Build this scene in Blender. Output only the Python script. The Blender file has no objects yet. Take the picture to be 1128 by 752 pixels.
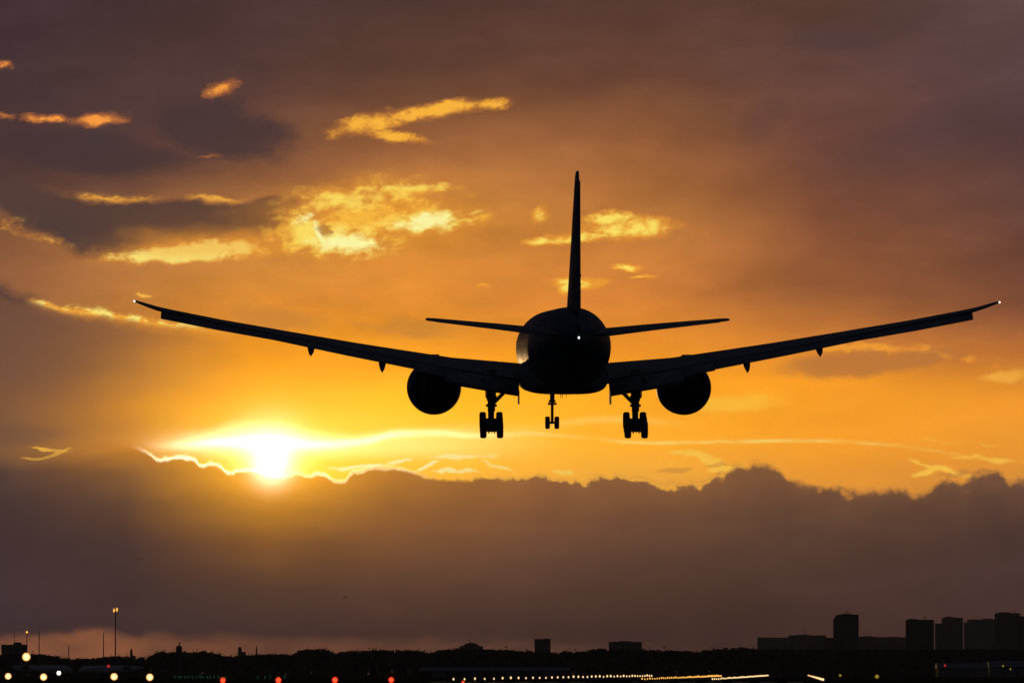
import bpy, bmesh, math, random
from mathutils import Vector, Matrix, noise as mnoise

# ------------------------------------------------------------------ camera, world, sun, exposure
SC = bpy.context.scene
COL = SC.collection
F = 6640.0                       # focal length in sky units (1/F rad), 212 mm lens
CX, CY, HOR = 564.0, 376.0, 742.5
CAM_Z = 0.85
TILT = math.atan((HOR - CY) / F)

cam_data = bpy.data.cameras.new('camera')
cam_data.lens = F / 1128.0 * 36.0
cam_data.sensor_width = 36.0
cam_data.clip_start = 0.1
cam_data.clip_end = 60000
cam = bpy.data.objects.new('camera', cam_data)
COL.objects.link(cam)
cam.location = (0, 0, CAM_Z)
cam.rotation_euler = (math.pi / 2 + TILT, 0, 0)
SC.camera = cam
SC.view_settings.view_transform = 'Standard'
SC.view_settings.look = 'None'
SC.view_settings.exposure = 0
SC.view_settings.gamma = 1
SC.view_settings.use_curve_mapping = False
SC.cycles.max_bounces = 3
SC.cycles.volume_bounces = 0
SC.cycles.use_denoising = True
SC.cycles.use_adaptive_sampling = True
SC.cycles.adaptive_threshold = .02
SC.cycles.adaptive_min_samples = 12

def ray(px, py):
    a = (px - CX) / F; b = (CY - py) / F
    c, s = math.cos(TILT), math.sin(TILT)
    return Vector((a, c - b * s, s + b * c))

def W(px, py, D):
    """point D metres ahead of the camera in the direction of a sky position"""
    r = ray(px, py); r = r / r.y
    return Vector((0, 0, CAM_Z)) + r * D

def lin(c):
    c = c / 255.0
    return c / 12.92 if c <= 0.04045 else ((c + 0.055) / 1.055) ** 2.4
def rgb(r, g, b): return (lin(r), lin(g), lin(b), 1.0)

SUN_EL = (HOR - 506) / F
SUN_AZ = (299 - CX) / F

# ---- small expression helper for node graphs
class NT:
    def __init__(s, tree): s.t = tree; s.n = tree.nodes; s.l = tree.links
    def sock(s, inp, v):
        if isinstance(v, Ex): s.l.new(v.s, inp)
        elif hasattr(v, 'is_output'): s.l.new(v, inp)
        else: inp.default_value = v
    def math(s, op, a, b=None, c=None, clamp=False):
        m = s.n.new('ShaderNodeMath'); m.operation = op; m.use_clamp = clamp
        s.sock(m.inputs[0], a)
        if b is not None: s.sock(m.inputs[1], b)
        if c is not None: s.sock(m.inputs[2], c)
        return Ex(s, m.outputs[0])
    def noise(s, x, y, z=0.0, scale=1.0, detail=4.0, rough=0.55, color=False):
        cv = s.n.new('ShaderNodeCombineXYZ')
        s.sock(cv.inputs[0], x); s.sock(cv.inputs[1], y); s.sock(cv.inputs[2], z)
        m = s.n.new('ShaderNodeTexNoise'); s.l.new(cv.outputs[0], m.inputs['Vector'])
        m.inputs['Scale'].default_value = scale; m.inputs['Detail'].default_value = detail
        m.inputs['Roughness'].default_value = rough
        return m.outputs['Color'] if color else Ex(s, m.outputs['Fac'])
    def smooth(s, x, lo, hi, a=0.0, b=1.0):
        m = s.n.new('ShaderNodeMapRange'); m.interpolation_type = 'SMOOTHSTEP'
        s.sock(m.inputs[0], x); s.sock(m.inputs[1], lo); s.sock(m.inputs[2], hi)
        s.sock(m.inputs[3], a); s.sock(m.inputs[4], b)
        return Ex(s, m.outputs[0])
    def mix(s, fac, a, b, mode='MIX'):
        m = s.n.new('ShaderNodeMix'); m.data_type = 'RGBA'; m.blend_type = mode; m.clamp_factor = True
        s.sock(m.inputs[0], fac); s.sock(m.inputs[6], a); s.sock(m.inputs[7], b)
        return m.outputs[2]
    def ramp(s, x, stops, interp='LINEAR'):
        m = s.n.new('ShaderNodeValToRGB'); s.sock(m.inputs[0], x)
        cr = m.color_ramp; cr.interpolation = interp
        while len(cr.elements) > 1: cr.elements.remove(cr.elements[-1])
        cr.elements[0].position = stops[0][0]; cr.elements[0].color = stops[0][1]
        for p, c in stops[1:]:
            e = cr.elements.new(p); e.color = c
        return m.outputs[0]
    def curve(s, x, pts, x0, x1, y0, y1):
        """smooth curve through pts; x in [x0,x1], value in [y0,y1]"""
        m = s.n.new('ShaderNodeFloatCurve')
        cu = m.mapping.curves[0]
        q = [((a - x0) / (x1 - x0), (b - y0) / (y1 - y0)) for a, b in pts]
        cu.points[0].location = q[0]; cu.points[1].location = q[-1]
        for p in q[1:-1]: cu.points.new(*p)
        for p in cu.points: p.handle_type = 'AUTO_CLAMPED'
        m.mapping.update()
        xx = (x - x0) * (1.0 / (x1 - x0))
        s.sock(m.inputs['Value'], s.math('MAXIMUM', s.math('MINIMUM', xx, 1.0), 0.0))
        return Ex(s, m.outputs[0]) * (y1 - y0) + y0

class Ex:
    def __init__(s, t, sk): s.t = t; s.s = sk
    def __add__(s, o): return s.t.math('ADD', s, o)
    __radd__ = __add__
    def __sub__(s, o): return s.t.math('SUBTRACT', s, o)
    def __rsub__(s, o): return s.t.math('SUBTRACT', o, s)
    def __mul__(s, o): return s.t.math('MULTIPLY', s, o)
    __rmul__ = __mul__
    def __truediv__(s, o): return s.t.math('DIVIDE', s, o)
    def exp(s): return s.t.math('EXPONENT', s)
    def pow(s, p): return s.t.math('POWER', s, p)
    def abs(s): return s.t.math('ABSOLUTE', s)
    def sat(s): return s.t.math('ADD', s, 0.0, clamp=True)

def build_world():
    w = bpy.data.worlds.new('World'); SC.world = w; w.use_nodes = True
    nt = w.node_tree; nt.nodes.clear(); t = NT(nt)
    out = nt.nodes.new('ShaderNodeOutputWorld')
    tc = nt.nodes.new('ShaderNodeTexCoord')
    sep = nt.nodes.new('ShaderNodeSeparateXYZ'); nt.links.new(tc.outputs['Generated'], sep.inputs[0])
    dx, dy, dz = (Ex(t, sep.outputs[i]) for i in range(3))
    az = t.math('ARCTAN2', dx, dy)
    el = t.math('ARCSINE', dz)
    # sky units: X grows to the right, Y grows downward (742.5 = horizon)
    X = az * F + CX
    Y = HOR - el * F

    # ---- warp fields (real cloud turbulence, stretched sideways)
    def warp(sx, sy, seed, amp, det=5.0, rough=0.6):
        c = t.noise(X * (1.0 / sx), Y * (1.0 / sy), seed, 1.0, det, rough, color=True)
        sp = nt.nodes.new('ShaderNodeSeparateColor'); nt.links.new(c, sp.inputs[0])
        return (Ex(t, sp.outputs[0]) - 0.5) * amp, (Ex(t, sp.outputs[1]) - 0.5) * amp
    bx, by = warp(170, 75, 3.1, 70, 3.0, .5)
    mx, my = warp(38, 24, 7.7, 44, 7.0, .66)
    Xb, Yb = X + bx, Y + by * 0.6
    Xm, Ym = X + mx * .6, Y + my * 0.5
    fine = (t.noise(X * (1 / 21.0), (Y + (X * .12)) * (1 / 13.0), 1.3, 1.0, 7.0, .61) - .5) * 2.0 + .5
    med = (t.noise(X * (1 / 70.0), Y * (1 / 30.0), 9.2, 1.0, 6.0, .6) - .5) * 1.7 + .5
    rn0 = t.noise((X + mx * .8) * (1 / 30.0), (Y + my * .8 - X * .1) * (1 / 17.0), 21.0, 1.0, 5.0, .62)
    fil = 1.0 - ((rn0 - .5) * 5.0).abs()
    wide = t.noise(X * (1 / 260.0), Y * (1 / 80.0), 4.4, 1.0, 4.0, .55)

    # ---- smooth base: colour columns across azimuth
    def columns(cols, y0, y1, yy, xx):
        res = None
        for i, (cx, stops) in enumerate(cols):
            r = t.ramp((yy - y0) * (1.0 / (y1 - y0)), [((y - y0) / (y1 - y0), rgb(*c)) for y, c in stops], 'EASE' if False else 'LINEAR')
            if res is None: res = r
            else:
                px = cols[i - 1][0]
                f = ((xx - px) * (1.0 / (cx - px))).sat()
                res = t.mix(f, res, r)
        return res
    base_cols = [
        (0,   [(-400,(24,21,26)),(0,(68,53,57)),(80,(70,54,56)),(150,(76,57,57)),(200,(90,67,62)),(260,(140,95,64)),(300,(145,98,66)),(340,(138,94,63)),(400,(160,106,58)),(450,(148,100,59)),(480,(122,90,62)),(495,(118,88,62)),(520,(112,84,64))]),
        (140, [(-400,(24,21,26)),(0,(72,55,56)),(80,(76,57,56)),(150,(84,62,59)),(200,(110,77,62)),(260,(170,115,64)),(300,(180,122,66)),(340,(190,128,62)),(400,(205,138,52)),(450,(218,142,44)),(475,(196,128,50)),(492,(192,126,52)),(510,(176,116,54))]),
        (280, [(-400,(25,21,26)),(0,(77,57,55)),(100,(88,63,57)),(180,(128,87,62)),(240,(175,118,60)),(300,(208,142,62)),(350,(230,150,50)),(400,(245,160,32)),(440,(255,174,32)),(465,(255,190,50)),(500,(255,200,66))]),
        (450, [(-400,(25,21,26)),(0,(82,59,54)),(80,(100,71,58)),(170,(160,106,62)),(250,(212,143,60)),(330,(224,146,54)),(400,(251,168,36)),(450,(255,190,42)),(490,(255,203,70)),(520,(255,190,64))]),
        (700, [(-400,(26,22,26)),(0,(88,63,56)),(90,(112,76,59)),(170,(160,105,62)),(250,(192,128,62)),(330,(212,134,60)),(390,(240,154,46)),(430,(255,172,38)),(490,(255,180,52)),(530,(240,175,70))]),
        (900, [(-400,(26,22,27)),(0,(93,67,58)),(80,(95,68,62)),(150,(108,72,60)),(250,(132,84,58)),(320,(160,102,60)),(380,(205,130,54)),(420,(252,164,44)),(480,(250,165,47)),(545,(226,152,62))]),
        (1128,[(-400,(26,22,28)),(0,(96,75,74)),(80,(88,68,69)),(150,(86,64,65)),(220,(98,69,62)),(300,(116,75,58)),(345,(134,85,58)),(390,(194,120,56)),(440,(244,160,52)),(500,(236,157,58)),(550,(208,142,66))]),
    ]
    sky = columns(base_cols, -400, 560, Y + by * 0.55 + my * .25, X + bx * 0.8)
    def tint(c, k):
        v = nt.nodes.new('ShaderNodeVectorMath'); v.operation = 'MULTIPLY'
        nt.links.new(c, v.inputs[0]); v.inputs[1].default_value = k; return v.outputs[0]
    sky = t.mix(t.smooth(Y, 350, 440), tint(sky, (1.03, .925, .90)), tint(sky, (1.06, .985, .86)))
    # soft lumps in the cloud sheet
    lum = t.smooth(wide, .28, .72, .86, 1.14)
    lum = lum * t.smooth(med, .2, .8, .96, 1.04)
    cc = nt.nodes.new('ShaderNodeVectorMath'); cc.operation = 'SCALE'
    def scale(c, f):
        v = nt.nodes.new('ShaderNodeVectorMath'); v.operation = 'SCALE'
        nt.links.new(c, v.inputs[0]); t.sock(v.inputs[3], f); return v.outputs[0]
    nt.nodes.remove(cc)
    upper = t.smooth(Y, 470, 330)
    sky = scale(sky, 1.0 + (lum - 1.0) * (0.35 + upper * 0.65))
    # rays fanning out from the sun
    ang = t.math('ARCTAN2', Y - 500.0, X - 299.0)
    rn = t.noise(ang * 7.0, 0.0, 2.0, 1.0, 2.0, .5)
    rr = t.smooth(((X - 299.0) * (X - 299.0) + (Y - 500.0) * (Y - 500.0)).pow(.5), 180, 520)
    sky = scale(sky, 1.0 + (t.smooth(rn, .3, .7) - 0.5) * 0.15 * rr * t.smooth(Y, 430, 250) * t.smooth(X, 450, 800))

    def g(xc, yc, sx, sy, rot=0.0, xx=Xm, yy=Ym):
        """rotated elliptical bump on warped coordinates"""
        c, s_ = math.cos(math.radians(rot)), math.sin(math.radians(rot))
        a = ((xx - xc) * c + (yy - yc) * s_) * (1.0 / sx)
        b = ((yy - yc) * c - (xx - xc) * s_) * (1.0 / sy)
        return (0.0 - (a * a + b * b)).exp()
    def over(mask, col): 
        nonlocal sky
        sky = t.mix(mask, sky, col)
    def umax(*a):
        r = a[0]
        for q in a[1:]: r = t.math('MAXIMUM', r, q)
        return r

    def gate(v): return v - t.smooth(v, .24, .02) * .7
    # ---- dark grey bands, high left and right
    dk = umax(g(90, 165, 190, 26, 4, Xb, Yb), g(240, 142, 92, 36, 10, Xb + mx, Yb + my) * 1.1, g(20, 105, 60, 18, 0, Xb, Yb)*.8)
    over(t.smooth(dk + (med - .5) * .6 + (fine - .5) * .12, .22, .85) * .85, rgb(71, 54, 55))
    over(t.smooth(g(-10, 332, 80, 20, 12) + (med - .5) * .5, .25, .8) * .85, rgb(80, 60, 58))
    over(t.smooth(g(920, 48, 60, 20, 0, Xb, Yb), .2, .9) * .6, rgb(80, 60, 58))
    over(t.smooth(g(1040, 150, 150, 45, -20, Xb, Yb), .2, .95) * .5, rgb(84, 62, 62))
    over(t.smooth(g(845, 125, 40, 20, -30, Xb, Yb), .2, .9) * .35, rgb(92, 66, 60))
    # ---- left dark cloud with lit underside
    lit = umax(g(215, 278, 98, 11, -4) * 1.2, g(90, 268, 70, 8, 6) * .55, g(20, 245, 30, 18, 0) * .45)
    over(t.smooth(gate(lit) + (fine - .5) * .9, .18, .95) * .95, t.mix(t.smooth(gate(lit) + (fine-.5)*.9 + fil * .2, .42, 1.1), rgb(250, 158, 42), rgb(255, 236, 125)))
    ub = t.curve(X, [(-30,198),(0,199),(40,206),(85,219),(140,223),(200,219),(255,224),(300,214),(335,216),(360,230)], -30, 360, 180, 300)
    lb = t.curve(X, [(-30,228),(0,236),(28,258),(60,270),(100,285),(150,280),(200,272),(250,269),(288,267),(308,254),(330,234),(360,226)], -30, 360, 180, 300)
    body = t.smooth(Y + my * .35 + (fine - .5) * 6 - ub, -2, 7) * t.smooth(lb - (Y + my * .5 + (fine - .5) * 10 + (med - .5) * 14), -4, 15) * t.smooth(X + mx + (med - .5) * 50, 352, 290)
    dt = Y + my * .3 + (fine - .5) * 7 - ub + 1.5
    tr = (0.0 - (dt * dt) * (1 / 8.0)).exp() * t.smooth(fine, .15, .6, .2, 1.0) * umax(t.smooth(X, 80, 95) * t.smooth(X, 190, 150), t.smooth(X, 200, 212) * t.smooth(X, 275, 250))
    over(body * .96, t.mix(t.smooth(Y + my*.6, 205, 280), rgb(86, 63, 56), t.mix(t.smooth(X, 60, 340), rgb(76, 58, 56), rgb(126, 84, 50))))
    over(tr * t.smooth(med, .2, .6, .35, 1.0), t.mix(fine, rgb(196, 122, 54), rgb(255, 184, 70)))
    # ---- bright billows left of the fin
    bb = umax(g(400, 236, 92, 32, -6), g(350, 256, 48, 30, 10), g(440, 212, 60, 9, -3) * .75, g(480, 243, 40, 14, -8), g(530, 242, 22, 7, 5) * .7)
    over(t.smooth(umax(g(410, 240, 150, 50, -6, Xb, Yb), g(230, 272, 140, 22, -4, Xb, Yb)) + (med - .5) * .4, .15, 1.0) * .5, rgb(244, 158, 52))
    mt = fine * .6 + fil * .25 + med * .3
    bm = t.smooth(gate(umax(g(405, 238, 96, 36, -6), g(352, 256, 52, 32, 10), g(440, 212, 64, 11, -3) * .85, g(525, 242, 26, 8, 5) * .7)) + (med - .5) * .5 + (fine - .5) * .75, .16, .95)
    over(bm * .9, t.mix(t.smooth(mt, .25, .85), rgb(222, 138, 48), rgb(255, 192, 66)))
    hot = umax(g(376, 266, 56, 17, 2), g(464, 245, 46, 15, -8), g(340, 254, 26, 20, 30), g(390, 222, 62, 12, -6) * .72, g(445, 208, 50, 5.5, -3) * .85, g(510, 243, 22, 5, 6) * .7, g(520, 232, 14, 3, 0) * .6)
    over(t.smooth(gate(hot) + (med - .5) * .7 + (fine - .5) * .8 + fil * .22, .32, 1.2), rgb(255, 222, 98))
    hot2 = umax(g(382, 268, 38, 11, 3), g(466, 245, 34, 10, -8), g(350, 255, 22, 5, 60), g(336, 240, 16, 5, -20) * .8)
    over(t.smooth(gate(hot2) + (fine - .5) * .9 + fil * .3, .42, 1.2), rgb(255, 248, 165))
    over(t.smooth(0.0 - fil + (fine - .5) * .8, .0, .8) * t.smooth(bb, .25, .7) * .7, rgb(216, 134, 48))
    over(t.smooth(g(357, 254, 14, 7, 25) + (fine - .5) * .6, .4, .9) * .8, rgb(178, 108, 48))
    # ---- streak high above
    Xs, Ys = X + mx * .25, Y + my * .25
    st = umax(g(474, 123, 74, 8.5, -9, Xs, Ys) * 1.1, g(408, 137, 46, 12, -12, Xs, Ys), g(436, 151, 36, 6.5, 8, Xs, Ys), g(540, 115, 24, 7.5, -6, Xs, Ys))
    stm = gate(st) + (fine - .5) * 1.0 + (med - .5) * .25
    over(t.smooth(st + (med - .5) * .3, .1, 1.0) * .35, rgb(206, 130, 56))
    over(t.smooth(stm, .12, .95) * .95, t.mix(t.smooth(stm + fil * .3, .4, 1.3), rgb(204, 122, 50), rgb(255, 184, 62)))
    # ---- clouds right of the fin
    rc = umax(g(690, 252, 58, 12, -2), g(640, 262, 46, 7, -4), g(672, 243, 30, 9, 0), g(598, 266, 20, 6, 0) * .9, g(597, 236, 12, 8, -40) * .8)
    rcm = gate(rc) + (fine - .5) * .8
    over(t.smooth(rc + (med - .5) * .3, .1, 1.0) * .5, rgb(246, 162, 52))
    over(t.smooth(rcm, .14, .95), t.mix(t.smooth(rcm + fil * .3, .55, 1.3), rgb(240, 156, 50), rgb(255, 226, 100)))
    sm = umax(g(637, 312, 30, 7, 0), g(690, 294, 16, 4.5, 4), g(708, 305, 16, 3, -6) * .8, g(533, 314, 16, 3.5, 0) * .7, g(625, 318, 12, 8, 0))
    smm = gate(sm) + (fine - .5) * .75
    over(t.smooth(smm, .14, .95), t.mix(t.smooth(smm, .6, 1.1), rgb(248, 168, 50), rgb(255, 226, 100)))
    # ---- small lit scraps high left
    sc_ = umax(g(242, 99, 18, 9, -15), g(105, 133, 34, 7, -3), g(55, 132, 34, 5, 2), g(6, 130, 14, 4, 0) * .8, g(2, 75, 10, 4, 0), g(232, 173, 14, 3, 0) * .55)
    scm = gate(sc_) + (fine - .5) * .75
    over(t.smooth(sc_ + (med - .5) * .3, .1, 1.0) * .35, rgb(150, 92, 58))
    over(t.smooth(scm, .14, 1.0), t.mix(t.smooth(scm, .6, 1.1), rgb(190, 112, 58), rgb(252, 158, 66)))
    over(t.smooth(g(150, 345, 230, 120, 0, Xb, Yb) , .3, 1.) * 0.0, rgb(200, 130, 60))
    # ---- lit edge across the left, over a brown mass
    le = t.curve(X, [(-10,320),(20,330),(40,334),(70,341),(100,345),(130,350),(165,355),(210,361),(260,368),(310,372)], -10, 310, 310, 380)
    dle = Y + my * .22 + (fine - .5) * 7 - le
    over(t.smooth(dle, 1, 14) * t.smooth(X + bx, 310, 50) * t.smooth(Y + by, 505, 390) * .85, rgb(128, 86, 60))
    over(t.smooth(X + bx * .7, 190, -30) * t.smooth(dle, 0, 20) * t.smooth(Y, 520, 470) * .75, rgb(108, 76, 64))
    over(t.smooth(g(-5, 478, 95, 15, 3, Xb, Yb) + (med - .5) * .4, .25, .8) * .6, rgb(104, 76, 64))
    rim = (0.0 - (dle * dle) * (1 / 11.0)).exp() * t.smooth(X, 25, 50) * t.smooth(X, 275, 150) * t.smooth(fine, .2, .6, .35, 1.0)
    over(rim, t.mix(t.smooth(fine, .45, .7), rgb(255, 176, 62), rgb(255, 232, 120)))
    over(t.smooth(g(160, 324, 12, 3, 0) + (fine - .5) * .5, .4, .8) * .9, rgb(255, 186, 72))
    # soft brown puffs under the wings
    pf = umax(g(300, 352, 75, 18, 4), g(455, 362, 60, 16, 0), g(400, 360, 40, 12, 0) * .7)
    over(t.smooth(pf + (med - .5) * .8, .35, .95) * .55, rgb(190, 126, 62))
    # right brown band with lit top
    rb = umax(g(935, 402, 110, 17, -4, Xb, Ym), g(1010, 396, 70, 12, -6, Xb, Ym))
    over(t.smooth(rb + (med - .5) * .3, .3, .85) * .8, rgb(186, 118, 60))
    rt = umax(g(965, 384, 75, 6, 0), g(915, 383, 30, 5, 0), g(1060, 396, 60, 8, 8) * .6)
    over(t.smooth(rt + (fine - .5) * .8, .35, .95) * .75, rgb(250, 164, 54))
    over(t.smooth(g(1105, 418, 36, 10, -4) + (med - .5) * .6, .35, .95) * .6, rgb(255, 186, 74))
    # bright haze patches mid right
    over(t.smooth(g(800, 445, 85, 12, -3) + (med - .5) * .7, .35, 1.0) * .5, rgb(255, 204, 70))

    # ---- sun glow above the bank
    def add(col, f):
        nonlocal sky
        v = nt.nodes.new('ShaderNodeVectorMath'); v.operation = 'SCALE'
        v.inputs[0].default_value = col; t.sock(v.inputs[3], f)
        m = nt.nodes.new('ShaderNodeVectorMath'); m.operation = 'ADD'
        nt.links.new(sky, m.inputs[0]); nt.links.new(v.outputs[0], m.inputs[1]); sky = m.outputs[0]
    add((.22, .085, .0), g(330, 480, 260, 75, 0, X, Yb))
    lens_top = t.curve(X, [(60,500),(140,489),(190,482),(230,474),(270,466),(310,468),(340,475),(380,480),(440,474),(480,472),(560,470),(640,480)], 60, 640, 440, 520)
    lm = t.smooth(Y + my * .12 - lens_top, -7, 8) * t.smooth(X, 135, 250) * t.smooth(X, 640, 420)
    add((.24, .24, .16), lm * t.smooth(Y + my * .2, 512, 492))
    add((.8, .75, .6), g(282, 488, 70, 11, 1, X, Y + my * .15))
    add((.7, .65, .5), g(298, 494, 34, 30, 0, X, Y))
    add((.26, .15, .03), g(320, 470, 130, 60, 0, X, Y))
    # long silver streak through the glow and to the right
    stc = t.curve(X, [(150,492),(200,491),(240,488),(300,486),(350,490),(400,486),(440,478),(480,477),(520,480),(580,478),(640,482),(720,488),(800,487),(860,486),(930,487),(990,492),(1050,500),(1128,512)], 150, 1128, 440, 540)
    ds = Y + my * .1 - stc
    wv = t.smooth(X, 250, 700, 5.0, 1.9)
    stk = (0.0 - (ds * ds) / (wv * wv)).exp()
    add((.75, .72, .5), stk * t.smooth(X, 150, 240) * t.smooth(X, 640, 380))
    over(stk * t.smooth(X, 350, 600) * t.smooth(X, 1100, 950) * .8 * t.smooth(med, .3, .75, .15, 1.0), rgb(255, 220, 110))
    s2 = (0.0 - ((Y + my*.1 - t.curve(X, [(540,476),(600,470),(640,464),(690,462),(740,466),(800,470)], 540, 800, 440, 500)) * 0.25).pow(2.0)).exp()
    over(s2 * t.smooth(X, 560, 640) * t.smooth(X, 780, 680) * .4, rgb(255, 220, 110))
    # arcs low in the gap
    ar = umax(g(510, 503, 46, 3.2, -1), g(470, 513, 26, 3.0, -22), g(548, 513, 26, 2.6, 18), g(500, 519, 34, 3.2, 0), g(395, 515, 40, 4, -4) * .9, g(622, 519, 18, 2.6, 8), g(440, 508, 18, 2.4, -8) * .8)
    over(t.smooth(gate(ar) + (fine - .5) * .55, .36, .8) * .95, t.mix(t.smooth(X, 420, 620), rgb(255, 246, 170), rgb(255, 208, 90)))
    ar2 = umax(g(755, 499, 20, 4, 10), g(782, 508, 30, 5, 24), g(1035, 517, 44, 3.6, 16), g(1020, 519, 18, 4, -16), g(800, 516, 24, 3, -8), g(1090, 507, 50, 4, 4) * .7, g(1055, 489, 80, 3, 6) * .5)
    over(t.smooth(gate(ar2) + (fine - .5) * .6, .25, .8) * .85, rgb(255, 200, 76))
    over(t.smooth(g(790, 512, 16, 3, 0) + (fine - .5) * .6, .4, .9) * .5, rgb(200, 130, 60))
    over(t.smooth(g(1052, 523, 26, 4, -6) + (fine - .5) * .6, .4, .9) * .7, rgb(196, 130, 64))
    over(t.smooth(g(740, 517, 26, 4, -2) + (fine - .5) * .6, .4, .9) * .55, rgb(200, 136, 64))
    # left arcs over the bank
    al = umax(g(54, 496, 26, 2.6, 6, Xs, Ys), g(62, 501, 20, 2.6, -20, Xs, Ys), g(36, 506, 16, 2.4, 0, Xs, Ys))
    over(t.smooth(gate(al) + (fine - .5) * .6, .36, .8) * .9, rgb(255, 190, 76))

    # ---- the low cloud bank
    edge_pts = [(-40,514),(0,510),(30,508),(60,503),(85,501),(105,496),(140,494),(155,496),(166,502),(182,507),(198,505),(214,507),(222,514),(232,512),(246,517),(254,523),(266,519),(285,521),(312,526),(326,522),(342,525),(350,522),(362,526),(376,531),(386,523),(402,518),(420,516),(445,519),(470,526),(500,530),(530,528),(560,529),(590,526),(615,532),(640,533),(660,528),(690,528),(715,533),(745,538),(772,537),(786,529),(808,520),(832,515),(850,519),(868,528),(890,539),(920,541),(950,546),(985,544),(1016,548),(1030,539),(1044,534),(1058,536),(1068,528),(1085,524),(1105,526),(1116,533),(1135,532),(1170,528)]
    ed = t.curve(X + mx * .12, edge_pts, -40, 1170, 480, 560)
    def billow(sc, seed):
        q = t.noise(X * (1 / sc), Y * (1 / sc), seed, 1.0, 2.0, .5)
        return ((q - .5) * 2.0).abs()
    puff = billow(26.0, 5.5); pf2 = billow(11.0, 2.5); pf3 = t.noise(X * .22, Y * .22, 8.5, 1.0, 3.0, .6)
    pamp = t.smooth(X, 380, 760, .25, 1.0)
    d = Y - ed + (.26 - puff) * 17.0 * pamp + (.26 - pf2) * 5.5 * (pamp * .6 + .4) + (pf3 - .5) * 3.2
    soft = t.smooth(X, 95, 178, 16.0, 1.2) + t.smooth(X, 420, 800, 0.0, 4.4)
    bank_cols = [
        (0,   [(500,(102,76,62)),(525,(80,61,57)),(600,(72,55,56)),(650,(72,55,57)),(720,(74,56,58))]),
        (140, [(500,(196,128,50)),(525,(134,91,56)),(555,(98,69,56)),(600,(80,59,55)),(650,(76,57,55)),(720,(74,56,56))]),
        (300, [(500,(240,160,38)),(530,(226,148,42)),(560,(190,126,46)),(600,(138,92,50)),(650,(98,70,54)),(690,(84,60,53)),(720,(80,58,52))]),
        (430, [(500,(206,136,50)),(530,(180,118,52)),(560,(155,102,54)),(610,(122,82,54)),(660,(94,66,53)),(720,(82,58,51))]),
        (600, [(500,(168,112,58)),(535,(148,98,60)),(570,(126,85,59)),(620,(102,72,56)),(690,(80,57,49)),(720,(78,54,47))]),
        (850, [(500,(130,90,58)),(535,(116,80,58)),(570,(100,72,56)),(640,(84,61,51)),(720,(78,54,47))]),
        (1128,[(500,(104,75,62)),(535,(92,67,60)),(570,(85,62,56)),(640,(79,57,53)),(690,(82,57,52)),(720,(84,58,52))]),
    ]
    bank = columns(bank_cols, 480, 740, Y + by * .35, X + bx * .6)
    lay = t.noise((X + bx) * (1 / 120.0), (Y + by + X * .08) * (1 / 34.0), 31.0, 1.0, 6.0, .6)
    bank = tint(bank, (1.0, .95, .93))
    bank = scale(bank, t.smooth(wide, .25, .75, .92, 1.08) * t.smooth(lay, .2, .8, .945, 1.05) * t.smooth(med, .1, .9, .96, 1.04))
    # warm breaks close to the horizon
    lo_e = t.curve(X, [(-40,696),(0,697),(40,696),(80,692),(105,690),(125,691),(150,697),(180,696),(215,699),(245,695),(275,698),(310,698),(350,699),(420,701),(470,700),(560,702),(700,708),(800,712),(1170,716)], -40, 1170, 680, 720)
    dl = Y + my * .25 + (fine - .5) * 8 - lo_e
    lowc = t.ramp((X + 40.0) * (1 / 1200.0), [(0, rgb(150, 94, 66)), (.12, rgb(172, 106, 70)), (.25, rgb(140, 88, 62)), (.45, rgb(112, 74, 58)), (.7, rgb(96, 66, 56)), (1, rgb(96, 66, 60))])
    bank = t.mix(t.smooth(dl, -3, 12) * t.smooth(X, 1000, 500, .3, .95) * t.smooth(med, .15, .7, .5, .95), bank, lowc)
    over((0.0 - (d * d) * (1 / 80.0)).exp() * t.smooth(X, 430, 600) * .3 * t.smooth(med, .2, .8), rgb(226, 150, 62))
    bank = t.mix((0.0 - d.abs() * (1 / 20.0)).exp() * t.smooth(X, 400, 600) * t.smooth(med, .1, .9, .2, .6), bank, rgb(156, 106, 62))
    core_in = t.smooth(d, 0.0 - soft, soft)
    sky = t.mix(core_in, sky, bank)
    # gold lining along the top of the bank
    sund = (X - 299.0).abs()
    near = t.smooth(sund, 190, 90)
    rw = t.smooth(sund, 60, 520, 1.9, 1.6)
    rimb = (0.0 - (d * d) / (rw * rw)).exp()
    add((1.5, 1.3, .85), rimb * near * t.smooth(X, 140, 175))
    over(rimb * t.smooth(sund, 600, 240) * t.smooth(X, 190, 330) * .8 * t.smooth(med, .3, .6, .45, 1.0), rgb(255, 186, 74))
    over(rimb * t.smooth(X, 560, 720) * t.smooth(X, 830, 790) * .7, rgb(250, 176, 66))
    over(rimb * t.smooth(X, 790, 830) * .15, rgb(220, 150, 70))
    # the sun burning through the edge
    gs = g(299, 513, 24, 24, 0, X, Y)
    add((1.7, 1.55, 1.25), gs.pow(1.6))
    add((.55, .28, .02), g(300, 512, 62, 30, 0, X, Y))
    add((.16, .075, .0), g(300, 520, 150, 50, 0, X, Y))

    # ---- the rest of the dome: dusk sky (Nishita) behind a dull overcast
    nis = nt.nodes.new('ShaderNodeTexSky'); nis.sky_type = 'NISHITA'; nis.sun_disc = False
    nis.sun_elevation = SUN_EL; nis.sun_rotation = SUN_AZ
    nis.air_density = 1.5; nis.dust_density = 3.0
    wn = t.noise(dx, dy, dz, 3.0, 5.0, .6)
    dome = t.mix(t.smooth(wn, .3, .7, .80, .97), scale(nis.outputs[0], .02), (.0100, .0120, .0190, 1))
    a_out = t.math('MAXIMUM', t.smooth(az.abs(), math.radians(5.5), math.radians(26)), t.smooth(el, math.radians(7), math.radians(24)))
    final = t.mix(a_out, sky, dome)
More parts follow.
